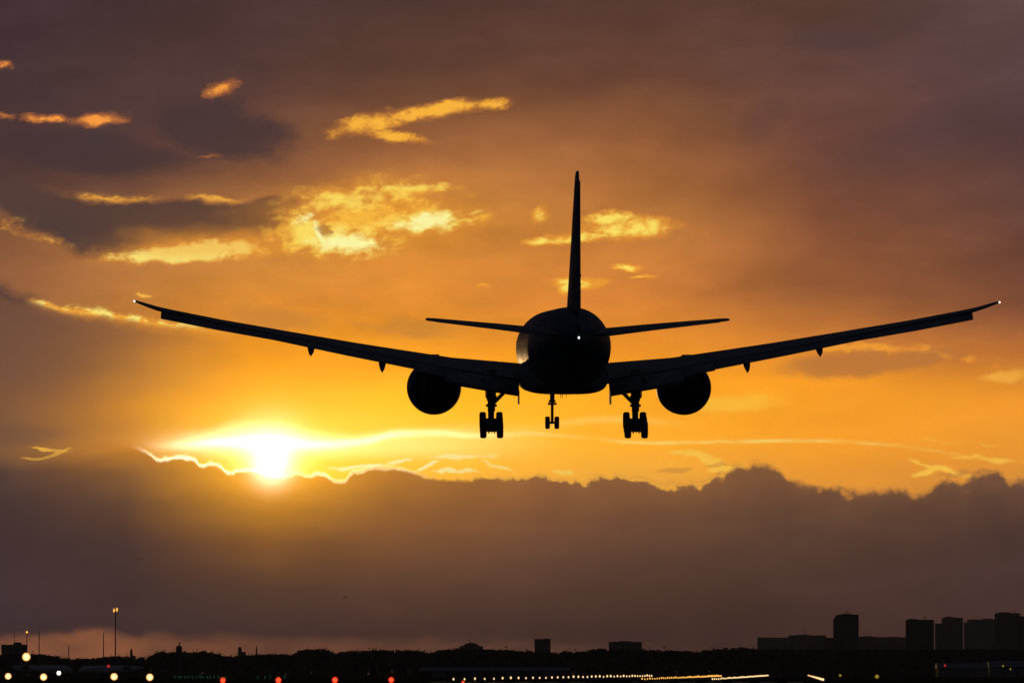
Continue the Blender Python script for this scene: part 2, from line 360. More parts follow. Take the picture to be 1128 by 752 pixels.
    bg = nt.nodes.new('ShaderNodeBackground'); nt.links.new(final, bg.inputs[0]); bg.inputs[1].default_value = 1.0
    nt.links.new(bg.outputs[0], out.inputs[0])
    w.cycles.sampling_method = 'MANUAL'; w.cycles.sample_map_resolution = 1024
build_world()

sun_l = bpy.data.lights.new('sun', 'SUN'); sun_l.energy = 0.25; sun_l.specular_factor = 0.15; sun_l.angle = math.radians(.5)
sun_l.color = (1.0, .58, .22)
sun = bpy.data.objects.new('sun', sun_l); COL.objects.link(sun)
sd = Vector((math.sin(SUN_AZ) * math.cos(SUN_EL), math.cos(SUN_AZ) * math.cos(SUN_EL), math.sin(SUN_EL)))
sun.rotation_euler = (-sd).to_track_quat('-Z', 'Y').to_euler()
sun.location = (0, 0, 60)

# ------------------------------------------------------------------ helpers
R = random.Random(11)

def mat(name, col, rough=.6, metal=0.0, var=.25, vscale=2.0, spec=.5, coat=0.0, col2=None):
    m = bpy.data.materials.new(name); m.use_nodes = True
    t = NT(m.node_tree); b = m.node_tree.nodes['Principled BSDF']
    tc = t.n.new('ShaderNodeTexCoord')
    n = t.n.new('ShaderNodeTexNoise'); t.l.new(tc.outputs['Object'], n.inputs['Vector'])
    n.inputs['Scale'].default_value = vscale; n.inputs['Detail'].default_value = 5
    lo = tuple(c * (1 - var) for c in col); hi = col2 or tuple(min(1, c * (1 + var)) for c in col)
    c = t.ramp(Ex(t, n.outputs['Fac']), [(.3, (*lo, 1)), (.7, (*hi, 1))])
    t.l.new(c, b.inputs['Base Color'])
    r = t.smooth(Ex(t, n.outputs['Fac']), .3, .7, rough * .85, min(1, rough * 1.15)); t.sock(b.inputs['Roughness'], r)
    b.inputs['Metallic'].default_value = metal
    b.inputs['Specular IOR Level'].default_value = spec
    b.inputs['Coat Weight'].default_value = coat
    b.inputs['Coat Roughness'].default_value = .1
    return m

def lamp_mat(name, core, edge, strength):
    """lamp glass: hottest where one looks into the lens, coloured towards its rim"""
    m = bpy.data.materials.new(name); m.use_nodes = True
    t = NT(m.node_tree); t.n.clear()
    lw = t.n.new('ShaderNodeLayerWeight'); lw.inputs[0].default_value = .5
    c = t.ramp(Ex(t, lw.outputs['Facing']), [(0, (*core, 1)), (.2, (*core, 1)), (.62, (*edge, 1)), (1, (*(k * .5 for k in edge), 1))])
    e = t.n.new('ShaderNodeEmission'); t.l.new(c, e.inputs[0]); e.inputs[1].default_value = strength
    o = t.n.new('ShaderNodeOutputMaterial'); t.l.new(e.outputs[0], o.inputs[0])
    return m

M = {
    'grass': mat('grass', (.035, .045, .02), 1.0, vscale=.05, spec=0.0),
    'asphalt': mat('asphalt', (.022, .022, .024), 1.0, vscale=.2, spec=0.0),
    'marking': mat('runway_paint', (.7, .7, .68), .8, vscale=1.0, spec=.1),
    'hull_blue': mat('blue_aircraft_paint', (.03, .075, .17), .5, var=.12, vscale=.6, spec=.25),
    'hull_grey': mat('grey_aircraft_paint', (.24, .25, .27), .8, var=.12, vscale=.8, spec=.15),
    'wing_metal': mat('wing_grey_paint', (.20, .21, .23), .5, var=.2, vscale=.9, spec=.3),
    'flap_metal': mat('flap_grey_paint', (.26, .27, .29), .55, var=.2, vscale=1.2, spec=.2),
    'bare_metal': mat('bare_metal', (.35, .34, .33), .35, metal=1.0, vscale=2.0),
    'dark_metal': mat('sooty_metal', (.06, .06, .065), .55, metal=.6, vscale=3.0),
    'gear': mat('landing_gear_paint', (.18, .18, .18), .5, vscale=4.0),
    'rubber': mat('tyre_rubber', (.02, .02, .02), .8, vscale=6.0, spec=.2),
    'glass': mat('window_glass', (.02, .022, .026), .12, vscale=2.0),
    'leaf': mat('foliage', (.035, .05, .02), .95, var=.5, vscale=.5, spec=.05),
    'bark': mat('bark', (.06, .045, .035), .95, vscale=2.0, spec=.05),
    'post': mat('dark_steel_post', (.05, .05, .05), .7, vscale=3.0),
    'shed_roof': mat('blue_grey_sheet_metal', (.16, .19, .26), .6, vscale=.3, spec=.2),
    'shed_wall': mat('dull_cladding', (.05, .05, .055), .9, vscale=.4, spec=.02),
    'jet': mat('white_aircraft_paint', (.6, .61, .63), .35, var=.08, vscale=.6),
    'bird': mat('dark_feathers', (.03, .028, .026), .8, vscale=20),
    'stone': mat('stone_masonry', (.22, .19, .17), .9, vscale=.6, spec=.1),
    'lamp_warm': lamp_mat('warm_lamp_glass', (1.0, .80, .42), (1.0, .40, .05), 1.25),
    'lamp_yellow': lamp_mat('amber_lamp_glass', (1.0, .55, .12), (1.0, .3, .02), 1.15),
    'lamp_red': lamp_mat('red_lamp_glass', (1.0, .10, .03), (.9, .003, .003), 1.2),
    'lamp_green': lamp_mat('green_lamp_glass', (.05, .30, .16), (.01, .15, .08), .3),
    'lamp_white': lamp_mat('white_lamp_glass', (1.0, .95, .88), (1.0, .8, .6), 2.0),
    'lamp_dim_red': lamp_mat('dim_red_lamp_glass', (.7, .03, .03), (.5, .01, .01), .8),
    'lamp_dim_yellow': lamp_mat('dim_yellow_lamp_glass', (.6, .42, .04), (.4, .25, .02), .5),
}

def hull_mat():
    m = bpy.data.materials.new('two_tone_aircraft_paint'); m.use_nodes = True
    t = NT(m.node_tree); b = m.node_tree.nodes['Principled BSDF']
    tc = t.n.new('ShaderNodeTexCoord'); sp = t.n.new('ShaderNodeSeparateXYZ'); t.l.new(tc.outputs['Object'], sp.inputs[0])
    x, y, z = (Ex(t, sp.outputs[i]) for i in range(3))
    n = t.noise(x, y * .3, z, .7, 5, .6)
    seam = t.smooth((t.math('FRACT', y * .4) - .5).abs(), .490, .497)
    c = t.mix(t.smooth(z, -.95, -.98), t.mix(n, (.03, .075, .16, 1), (.045, .10, .21, 1)), t.mix(n, (.2, .21, .23, 1), (.28, .29, .31, 1)))
    t.l.new(t.mix(seam * .4, c, (.02, .02, .022, 1)), b.inputs['Base Color'])
    t.sock(b.inputs['Roughness'], t.smooth(n, .3, .7, .45, .6)); b.inputs['Specular IOR Level'].default_value = .3
    return m
M['hull'] = hull_mat()
def facade(name, wall, w=3.2, h=3.1):
    """masonry wall with a regular pattern of dark unlit panes (far too small to see singly)"""
    m = bpy.data.materials.new(name); m.use_nodes = True
    t = NT(m.node_tree); b = m.node_tree.nodes['Principled BSDF']
    tc = t.n.new('ShaderNodeTexCoord'); sp = t.n.new('ShaderNodeSeparateXYZ'); t.l.new(tc.outputs['Object'], sp.inputs[0])
    x, y, z = (Ex(t, sp.outputs[i]) for i in range(3))
    fx = t.math('FRACT', (x + y) * (1 / w)); fz = t.math('FRACT', z * (1 / h))
    win = t.smooth((fx - .5).abs(), .32, .30) * t.smooth((fz - .55).abs(), .28, .26)
    n = t.noise(x, y, z, .15, 4, .6)
    base = t.mix(n, (*(c * .75 for c in wall), 1), (*(c * 1.2 for c in wall), 1))
    t.l.new(t.mix(win * .6, base, (.03, .032, .036, 1)), b.inputs['Base Color'])
    b.inputs['Roughness'].default_value = .95; b.inputs['Specular IOR Level'].default_value = 0
    return m
FAC = [facade('concrete_facade', (.15, .135, .13)), facade('brick_facade', (.15, .105, .09), 2.8), facade('pale_facade', (.2, .18, .17), 4.2, 3.3)]

def link(name, bm, m, parent=None, smooth=False):
    me = bpy.data.meshes.new(name)
    bmesh.ops.recalc_face_normals(bm, faces=bm.faces)
    bm.to_mesh(me); bm.free()
    if smooth:
        for p in me.polygons: p.use_smooth = True
    for mm in (m if isinstance(m, (list, tuple)) else [m]): me.materials.append(mm)
    o = bpy.data.objects.new(name, me); COL.objects.link(o)
    if parent: o.parent = parent
    return o
def tag(o, label, cat, group=None, kind=None):
    if label: o['label'] = label
    if cat: o['category'] = cat
    if group: o['group'] = group
    if kind: o['kind'] = kind
    return o
def empty(name, loc=(0, 0, 0), rz=0.0):
    o = bpy.data.objects.new(name, None); COL.objects.link(o); o.location = loc; o.rotation_euler = (0, 0, rz); return o
def kids(o): return [c for c in COL.objects if c.parent == o]
KIDS = {}
def copy_tree(o, parent=None):
    c = o.copy(); COL.objects.link(c); c.parent = parent
    for ch in KIDS.setdefault(o.name, kids(o)): copy_tree(ch, c)
    return c

def box(bm, x0, x1, y0, y1, z0, z1):
    v = [bm.verts.new(p) for p in ((x0,y0,z0),(x1,y0,z0),(x1,y1,z0),(x0,y1,z0),(x0,y0,z1),(x1,y0,z1),(x1,y1,z1),(x0,y1,z1))]
    for f in ((0,3,2,1),(4,5,6,7),(0,1,5,4),(1,2,6,5),(2,3,7,6),(3,0,4,7)): bm.faces.new([v[i] for i in f])
def loft(bm, rings, caps=True, closed=True):
    vs = [[bm.verts.new(p) for p in r] for r in rings]
    n = len(vs[0])
    for a, b in zip(vs, vs[1:]):
        for i in range(n if closed else n - 1):
            j = (i + 1) % n
            bm.faces.new((a[i], a[j], b[j], b[i]))
    if caps:
        bm.faces.new(vs[0][::-1]); bm.faces.new(vs[-1])
    return vs
def tube(bm, a, b, r0, r1=None, n=10):
    a, b = Vector(a), Vector(b); r1 = r0 if r1 is None else r1
    d = (b - a).normalized(); u = d.orthogonal().normalized(); w = d.cross(u)
    loft(bm, [[p + (u * math.cos(2*math.pi*k/n) + w * math.sin(2*math.pi*k/n)) * r for k in range(n)] for p, r in ((a, r0), (b, r1))])
def lathe(bm, prof, c, axis='y', n=40, caps=True):
    """prof: (along, radius)"""
    rings = []
    for s, r in prof:
        ring = []
        for k in range(n):
            A = 2 * math.pi * k / n
            p, q = r * math.cos(A), r * math.sin(A)
            ring.append({'y': (c[0] + p, c[1] + s, c[2] + q), 'x': (c[0] + s, c[1] + p, c[2] + q), 'z': (c[0] + p, c[1] + q, c[2] + s)}[axis])
        rings.append(ring)
    loft(bm, rings, caps)
def ball(bm, c, r, u=14, v=9, sz=1.0):
    q = bmesh.ops.create_uvsphere(bm, u_segments=u, v_segments=v, radius=r)
    for w in q['verts']: w.co = Vector((w.co.x, w.co.y, w.co.z * sz)) + Vector(c)

# ------------------------------------------------------------------ ground, runway
def sheet(name, x0, x1, y0, y1, z, m):
    bm = bmesh.new(); bm.faces.new([bm.verts.new(p) for p in ((x0,y0,z),(x1,y0,z),(x1,y1,z),(x0,y1,z))])
    o = link(name, bm, m); o['kind'] = 'structure'; return o
sheet('ground', -4500, 4500, -150, 9500, 0.0, M['grass'])
VPX = 885.0
RD = ray(VPX, HOR); RD.z = 0; RD = RD / RD.y       # runway direction
RW_ANG = -math.atan2(RD.x, RD.y)
def RP(lat, d, z=0.0): return Vector((lat + RD.x * d, d, z))
def strip(name, l0, l1, d0, d1, z, m):
    bm = bmesh.new()
    bm.faces.new([bm.verts.new(p) for p in (RP(l0, d0, z), RP(l1, d0, z), RP(l1, d1, z), RP(l0, d1, z))])
    o = link(name, bm, m); o['kind'] = 'structure'; return o
strip('runway', -45, 4, 640, 4200, .008, M['asphalt'])
bm = bmesh.new()
def mark(l0, l1, d0, d1): bm.faces.new([bm.verts.new(p) for p in (RP(l0, d0, .014), RP(l1, d0, .014), RP(l1, d1, .014), RP(l0, d1, .014))])
for k in range(6):
    mark(-41 + k*3.0, -39.2 + k*3.0, 655, 685); mark(-1.8 - k*3.0, -k*3.0, 655, 685)
for k in range(50): mark(-20.9, -20.0, 720 + k*60, 750 + k*60)
o = link('runway_marking', bm, M['marking']); o['kind'] = 'structure'
bm = bmesh.new()
bm.faces.new([bm.verts.new(p) for p in ((-330, 1150, .006), (-80, 1250, .006), (-80, 1290, .006), (-330, 1190, .006))])
o = link('taxiway', bm, M['asphalt']); o['kind'] = 'structure'

# ------------------------------------------------------------------ airliner
def build_airliner():
    S0 = 47.0
    fwd = ray(425, 384).normalized()
    right = fwd.cross(Vector((0, 0, 1))).normalized()
    up = right.cross(fwd)
    root = empty('airliner')
    org = W(625, 384, 452)
    root.matrix_world = Matrix(((right.x, fwd.x, up.x, org.x), (right.y, fwd.y, up.y, org.y), (right.z, fwd.z, up.z, org.z), (0, 0, 0, 1)))
    tag(root, 'twin engine airliner seen from behind with landing gear down, flying low against the sunset', 'airplane')
    y = lambda s: S0 - s
    # fuselage
    st = [(0,.05,.05,-.9),(.25,.5,.5,-.88),(.8,.95,.92,-.82),(1.8,1.5,1.45,-.68),(3.2,2.05,2.05,-.46),(5.2,2.6,2.62,-.22),(8,2.98,3.0,-.06),(11,3.1,3.1,0),(18,3.1,3.1,0),(26,3.1,3.1,0),(34,3.1,3.1,0),(42,3.1,3.1,0),(49,3.1,3.1,0),(52,3.08,3.06,.03),(55,2.98,2.92,.15),(58,2.78,2.7,.35),(61,2.46,2.4,.6),(64,2.05,2.05,.82),(67,1.55,1.68,1.0),(69.5,1.05,1.36,1.08),(71.5,.62,1.08,1.08),(73.0,.32,.82,1.0),(73.8,.14,.55,.92)]
    bm = bmesh.new(); n = 56
    loft(bm, [[(rx * math.sin(2*math.pi*k/n), y(s), zc + rz * math.cos(2*math.pi*k/n)) for k in range(n)] for s, rx, rz, zc in st])
    fus = link('fuselage', bm, M['hull'], root, True)
    # belly fairing
    bm = bmesh.new(); rings = []
    for s, hw, zt, zb in [(20,.6,-2.6,-3.0),(22,2.0,-1.8,-3.25),(25,3.1,-1.0,-3.45),(30,3.38,-.7,-3.5),(38,3.38,-.7,-3.5),(43,3.15,-1.0,-3.4),(47,2.2,-1.8,-3.22),(50,.6,-2.7,-3.04)]:
        zc, hh = (zt + zb)/2, (zt - zb)/2; r = []
        for k in range(32):
            A = 2*math.pi*k/32; c, s_ = math.cos(A), math.sin(A)
            r.append((hw * math.copysign(abs(c)**.55, c), y(s), zc + hh * math.copysign(abs(s_)**.6, s_)))
        rings.append(r)
    loft(bm, rings); link('belly_fairing', bm, M['hull_grey'], fus, True)
    # cabin windows
    for side in (-1, 1):
        for k in range(44):
            s = 9.5 + k * .86
            if 21.5 < s < 22.6 or 36 < s < 37: continue
            b = bmesh.new(); zc = .55; rr = 3.108
            ring = []
            for j in range(10):
                A = 2*math.pi*j/10
                dz = .2 * math.sin(A); ds = .14 * math.cos(A); zz = zc + dz
                ring.append((side * math.sqrt(rr*rr - zz*zz), y(s) + ds, zz))
            b.faces.new([b.verts.new(p) for p in ring])
            link('cabin_window', b, M['glass'], fus)
    # tail cone exhaust and lamp
    bm = bmesh.new(); ball(bm, (0, y(74.0), .78), .075, sz=1.1); link('tail_light', bm, M['lamp_white'], fus, True)
    bm = bmesh.new(); lathe(bm, [(0,.16),(-.25,.15),(-.26,.11),(0,.1)], (.0, y(73.75), 1.18), n=16); link('exhaust_pipe', bm, M['dark_metal'], fus, True)
    for s, z, h in ((30,-3.5,.35),(34.5,-3.5,.28),(44,-3.35,.3),(51,-3.05,.4),(54,-2.8,.3)):
        bm = bmesh.new(); loft(bm, [[(-.03,y(s)+.22,z+.1),(.03,y(s)+.22,z+.1),(.03,y(s)-.22,z+.1),(-.03,y(s)-.22,z+.1)],[(-.015,y(s)+.02,z-h),(.015,y(s)+.02,z-h),(.015,y(s)-.18,z-h),(-.015,y(s)-.18,z-h)]]); link('blade_antenna', bm, M['hull_grey'], fus)

    def foil(le, te, tc, nn=9):
        """closed airfoil ring from le to te (Vectors sharing X), thickness tc*chord"""
        up_, lo_ = [], []
        ch = (te - le).length
        nrm = Vector((0, (te - le).z, -(te - le).y)).normalized()
        if nrm.z < 0: nrm = -nrm
        for i in range(nn):
            q = (1 - math.cos(math.pi * i / (nn - 1))) / 2
            yt = 5 * tc * (.2969*math.sqrt(q) - .126*q - .3516*q*q + .2843*q**3 - .1015*q**4) * ch
            p = le.lerp(te, q)
            up_.append(p + nrm * yt * 1.12); lo_.append(p - nrm * yt * .88)
        return up_ + lo_[-2:0:-1] if nn > 2 else up_ + lo_
    zt_pts = [(0,-1.1),(3.1,-.98),(8.5,-.58),(11,-.22),(15.8,.5),(21,1.36),(26.2,2.24),(30.6,3.1),(32.4,3.62)]
    def interp(pts, x):
        for (a, b), (c, d) in zip(pts, pts[1:]):
            if x <= c: return b + (d - b) * (x - a) / (c - a)
        return pts[-1][1]
    LE = [(0,22.4),(3.1,24.5),(10,29.5),(21,37.3),(29,42.9),(30.8,44.7),(32.4,46.9)]
    TE = [(0,37.6),(3.1,37.9),(10,38.7),(21,42.7),(29,45.9),(30.8,46.85),(32.4,47.7)]
    TC = [(0,.125),(3.1,.125),(10,.108),(21,.098),(29,.095),(30.6,.15),(31.6,.19),(32.4,.22)]
    def sect(X):
        le, te, tc = interp(LE, X), interp(TE, X), interp(TC, X)
        ch = te - le; zt = interp(zt_pts, X)
        inc = interp([(0,.035),(10,.03),(21,.03),(32.4,.02)], X)
        zl = zt - .56*tc*ch*1.0 + inc*ch*.30 - inc*ch*.3
        return le, te, zl, zl - inc*ch*1.15, tc
    for sg in (-1, 1):
        bm = bmesh.new()
        xs = [0,3.1,5,7,8.5,10,12,14,16,18.5,21,23.5,26.2,28,29,30,30.8,31.5,32.1,32.4]
        rings = []
        for X in xs:
            le, te, zl, zt_, tc = sect(X)
            rings.append(foil(Vector((sg*X, y(le), zl)), Vector((sg*X, y(te), zt_)), tc))
        loft(bm, rings); wing = link('wing', bm, M['wing_metal'], root, True)
        def panel(name, Xa, Xb, frac, dz, chord_a, chord_b, defl, gap=.0, m='flap_metal', tk=.14):
            b = bmesh.new(); rr = []
            for X, cl in ((Xa, chord_a), (.5*(Xa+Xb), .5*(chord_a+chord_b)), (Xb, chord_b)):
                le, te, zl, zt_, tc = sect(X)
                s0 = te - frac * cl + gap
                z0 = zt_ + dz
                a = math.radians(defl if not isinstance(defl, tuple) else defl[0] + (defl[1]-defl[0])*(X-Xa)/(Xb-Xa))
                rr.append(foil(Vector((sg*X, y(s0), z0)), Vector((sg*X, y(s0 + cl*math.cos(a)), z0 - cl*math.sin(a))), tk))
            loft(b, rr); return link(name, b, M[m], wing, True)
        panel('inboard_flap', 3.45, 9.15, .10, -.10, 2.45, 2.3, 24, tk=.15)
        panel('inboard_flap', 3.5, 9.1, -.80, -.80, .95, .9, 30, gap=0, tk=.12)
        panel('flaperon', 9.05, 11.45, .15, -.03, 1.9, 1.75, 22)
        panel('outboard_flap', 11.25, 22.2, .25, -.04, 1.95, 1.5, 17)
        panel('aileron', 22.0, 30.5, .28, -.04, 1.5, 1.15, (17, 31))
        # slats along the leading edge
        for Xa, Xb in ((4.2, 8.2), (11.2, 15.8), (16.0, 20.8), (21.0, 25.6), (25.8, 29.6)):
            b = bmesh.new(); rr = []
            for X in (Xa, (Xa+Xb)/2, Xb):
                le, te, zl, zt_, tc = sect(X); ch = te - le
                rr.append(foil(Vector((sg*X, y(le - .055*ch), zl - .045*ch)), Vector((sg*X, y(le + .07*ch), zl + .035*ch)), .22))
            loft(b, rr); link('slat', b, M['flap_metal'], wing, True)
        # flap track fairings
        for X, dn, L in ((6.2, .58, 4.6), (13.9, 1.4, 3.6), (19.3, 1.2, 3.0)):
            le, te, zl, zt_, tc = sect(X); b = bmesh.new(); rr = []
            for q, wd, zt2, zb2 in ((-1.0,.05,-.25,-.35),(-.75,.2,-.2,-.5),(-.4,.27,-.16,-.6),(0,.27,-.2,-.72),(.22,.2,-.4,-.86),(.34,.06,-.7,-.95)):
                zz = zt_ + .0; k = dn
                zc, hh = zz + k*(zt2+zb2)/2, k*(zt2-zb2)/2
                rr.append([(sg*X + wd*math.cos(2*math.pi*j/12), y(te + q*L), zc + hh*math.sin(2*math.pi*j/12)) for j in range(12)])
            loft(b, rr); link('flap_track_fairing', b, M['flap_metal'], wing, True)
        # inboard flap end fence, wing tip lamp
        le, te, zl, zt_, tc = sect(3.4); b = bmesh.new()
        box(b, sg*3.5-.05, sg*3.5+.05, y(te+2.9), y(te+.6), zt_-1.85, zt_-.8); link('flap_end_plate', b, M['flap_metal'], wing)
        le, te, zl, zt_, tc = sect(32.4)
        b = bmesh.new(); ball(b, (sg*32.46, y(te-.25), zl), .08); link('wingtip_light', b, M['lamp_white'], wing, True)
        # engine
        ex, ez = 9.84, -3.06
        b = bmesh.new()
        lathe(b, [(y(22.3)-y(22.3),1.6),(.14,1.68),(.1,1.84),(-.3,2.02),(-1.4,2.14),(-3.2,2.14),(-5,2.02),(-6.6,1.72),(-6.6,1.66),(-5,1.8),(-3,1.7),(-1.2,1.55)], (sg*ex, y(22.3), ez), n=56, caps=False)
        eng = link('engine', b, M['hull_blue'], root, True)
        b = bmesh.new(); lathe(b, [(-1.4,1.56),(-1.42,.5),(-.7,.05)], (sg*ex, y(22.3), ez), n=36, caps=False); link('fan', b, M['dark_metal'], eng, True)
        b = bmesh.new(); lathe(b, [(-3.5,1.72),(-3.5,1.3),(-6.6,1.22),(-8.2,.86),(-8.2,.8),(-6.8,.95)], (sg*ex, y(22.3), ez), n=40, caps=False); link('core_nozzle', b, M['dark_metal'], eng, True)
        b = bmesh.new(); lathe(b, [(-6.6,.95),(-6.8,.62),(-8.2,.5),(-9.4,.06)], (sg*ex, y(22.3), ez), n=30); link('exhaust_cone', b, M['dark_metal'], eng, True)
        b = bmesh.new(); rr = []
        for s, w_, z0, z1 in ((24.5,.2,ez+1.95,ez+2.1),(27,.34,ez+1.7,ez+2.5),(30,.36,ez+1.2,ez+2.62),(33.5,.2,ez+1.5,ez+2.4),(35.5,.05,ez+1.9,ez+2.2)):
            rr.append([(sg*ex-w_,y(s),z0),(sg*ex+w_,y(s),z0),(sg*ex+w_,y(s),z1),(sg*ex-w_,y(s),z1)])
        loft(b, rr); link('pylon', b, M['hull_grey'], eng)
        # tailplane
        b = bmesh.new(); rr = []
        for X, l_, t_, z_ in ((0,61.5,68.8,1.06),(1.5,62.4,69.2,1.12),(5.5,65.3,70.2,1.58),(10.2,68.7,71.5,2.06),(10.65,69.3,71.6,2.1),(10.8,70.2,71.65,2.11)):
            rr.append(foil(Vector((sg*X, y(l_), z_)), Vector((sg*X, y(t_), z_-.10)), .092))
        loft(b, rr); tp = link('tailplane', b, M['wing_metal'], root, True)
        b = bmesh.new(); rr = []
        for X, t_, z_, c_ in ((2.0,69.3,1.10,1.7),(5.5,70.2,1.50,1.3),(10.1,71.5,1.98,.75)):
            rr.append(foil(Vector((sg*X, y(t_-.25), z_)), Vector((sg*X, y(t_+c_-.25), z_-.14*c_)), .13))
        loft(b, rr); link('elevator', b, M['flap_metal'], tp, True)
        # main gear
        gx, gs = 5.53, 37.1; gy = y(gs)
        b = bmesh.new()
        tube(b, (sg*gx, gy, -1.6), (sg*gx, gy, -4.0), .37, .36, 16); tube(b, (sg*gx, gy, -3.9), (sg*gx, gy, -4.8), .29, .29, 14); tube(b, (sg*gx, gy, -4.7), (sg*gx, gy, -5.75), .22, .22, 14)
        for z in (-3.7, -4.35): lathe(b, [(-.1,.42),(.1,.42)], (sg*gx, gy, z), 'z', 16)
        gear = link('main_landing_gear', b, M['gear'], root, True)
        b = bmesh.new(); tube(b, (sg*(gx-1.55), gy, -2.75), (sg*(gx-.2), gy, -4.15), .16, .14, 10); tube(b, (sg*(gx-.2), gy+1.9, -2.6), (sg*gx, gy+.1, -4.2), .12, .1, 10); link('side_brace', b, M['gear'], gear, True)
        b = bmesh.new(); tube(b, (sg*gx, gy-.30, -4.35), (sg*gx, gy-.62, -4.95), .09, .07, 8); tube(b, (sg*gx, gy-.62, -4.95), (sg*gx, gy-.2, -5.6), .07, .08, 8)
        tube(b, (sg*gx-.22, gy-.2, -4.2), (sg*gx-.22, gy-.3, -5.5), .05, .05, 6); link('torque_link', b, M['gear'], gear, True)
        tl = math.radians(13)
        def bog(dy, dz=0): return Vector((sg*gx, gy + dy*math.cos(tl), -5.85 + dy*math.sin(tl) + dz))
        b = bmesh.new(); tube(b, bog(-1.6), bog(1.6), .19, .19, 12)
        for dy in (-1.47, 0, 1.47): p = bog(dy); tube(b, p - Vector((.62,0,0)), p + Vector((.62,0,0)), .12, .12, 10); tube(b, p - Vector((.44,0,0)), p + Vector((.44,0,0)), .18, .18, 12)
        for dx_ in (-.22, .22): tube(b, bog(-1.5, -.25) + Vector((dx_,0,0)), bog(1.5, -.25) + Vector((dx_,0,0)), .06, .06, 6)
        link('bogie_beam', b, M['gear'], gear, True)
        for dy in (-1.47, 0, 1.47):
            for dx_ in (-.64, .64):
                p = bog(dy); b = bmesh.new()
                lathe(b, [(-.17,.3),(-.24,.44),(-.25,.55),(-.20,.635),(-.1,.665),(.1,.665),(.20,.635),(.25,.55),(.24,.44),(.17,.3)], (p.x+dx_, p.y, p.z), 'x', 28)
                link('wheel', b, M['rubber'], gear, True)
        b = bmesh.new(); rr = []
        for z, a_, c_ in ((-2.3,-1.0,1.0),(-3.6,-.85,.85),(-3.75,-.7,.7)):
            xo = sg*(gx+.42) if z > -3.7 else sg*(gx+.40)
            rr.append([(xo-.04,gy+a_,z),(xo+.04,gy+a_,z),(xo+.04,gy+c_,z),(xo-.04,gy+c_,z)])
        loft(b, rr); link('gear_door', b, M['hull_grey'], gear)
    # fin
    bm = bmesh.new(); rr = []
    for z, l_, t_, w_ in ((2.2,57.0,68.2,.09),(3.2,58.3,68.6,.09),(7,62.4,70.1,.085),(11.6,67.5,72.0,.08),(12.35,68.4,72.3,.075),(12.62,69.2,72.35,.06)):
        ch = t_ - l_; r = []
        for i in range(17):
            q = (1 - math.cos(math.pi*min(i, 16-i)/8))/2 if False else None
        up_, lo_ = [], []
        for i in range(9):
            q = (1 - math.cos(math.pi*i/8))/2
            yt = 5*w_*(.2969*math.sqrt(q)-.126*q-.3516*q*q+.2843*q**3-.1015*q**4)*ch
            up_.append((yt, y(l_+q*ch), z)); lo_.append((-yt, y(l_+q*ch), z))
        rr.append(up_ + lo_[-2:0:-1])
    loft(bm, rr); fin = link('tail_fin', bm, M['hull_blue'], root, True)
    bm = bmesh.new(); rr = []
    for z, t_, c_ in ((2.75,68.3,2.3),(7,70.0,1.8),(11.9,72.1,1.1)):
        w0, w1 = .26*(1.5 - z/14), .05
        off = .05
        rr.append([(-w0,y(t_-.6),z),(w0,y(t_-.6),z),(w1+off,y(t_+c_-.6),z),(-w1+off,y(t_+c_-.6),z)])
    loft(bm, rr); rud = link('rudder', bm, M['hull_grey'], fin)
    for z in (4.0, 4.6, 5.2):
        b = bmesh.new(); t_ = 68.3 + (z-2.75)*.4
        loft(b, [[(.18+.09*math.cos(2*math.pi*j/8), y(t_+q), z+.11*math.sin(2*math.pi*j/8)) for j in range(8)] for q in (0, 1.5)]); link('hinge_fairing', b, M['dark_metal'], rud, True)
    # nose gear
    gy = y(5.9); b = bmesh.new()
    tube(b, (0,gy,-2.3), (0,gy,-4.3), .2, .19, 14); tube(b, (0,gy,-4.2), (0,gy,-6.05), .12, .12, 12); tube(b, (-.5,gy,-6.05), (.5,gy,-6.05), .1, .1, 10)
    lathe(b, [(-.1,.28),(.1,.28)], (0,gy,-4.3), 'z', 14)
    ng = link('nose_landing_gear', b, M['gear'], root, True)
    b = bmesh.new(); tube(b, (0,gy+1.6,-2.6), (0,gy+.1,-4.4), .1, .09, 8); tube(b, (0,gy-.2,-4.3), (0,gy-.5,-4.95), .07, .06, 8); tube(b, (0,gy-.5,-4.95), (0,gy-.12,-5.6), .06, .06, 8); link('drag_brace', b, M['gear'], ng, True)
    b = bmesh.new(); box(b, -.36,.36,gy-.1,gy+.1,-4.6,-4.42); link('steering_collar', b, M['gear'], ng)
    for dx_ in (-.38, .38):
        b = bmesh.new(); lathe(b, [(-.13,.25),(-.18,.36),(-.19,.44),(-.14,.5),(-.06,.52),(.06,.52),(.14,.5),(.19,.44),(.18,.36),(.13,.25)], (dx_, gy, -6.05), 'x', 26); link('wheel', b, M['rubber'], ng, True)
        b = bmesh.new(); loft(b, [[(dx_*1.5-.03,gy-1.0,-2.9),(dx_*1.5+.03,gy-1.0,-2.9),(dx_*1.5+.03,gy+1.6,-2.85),(dx_*1.5-.03,gy+1.6,-2.85)],[(dx_*1.75-.03,gy-.9,-3.7),(dx_*1.75+.03,gy-.9,-3.7),(dx_*1.75+.03,gy+1.5,-3.6),(dx_*1.75-.03,gy+1.5,-3.6)]]); link('gear_door', b, M['hull_grey'], ng)
    return root
build_airliner()

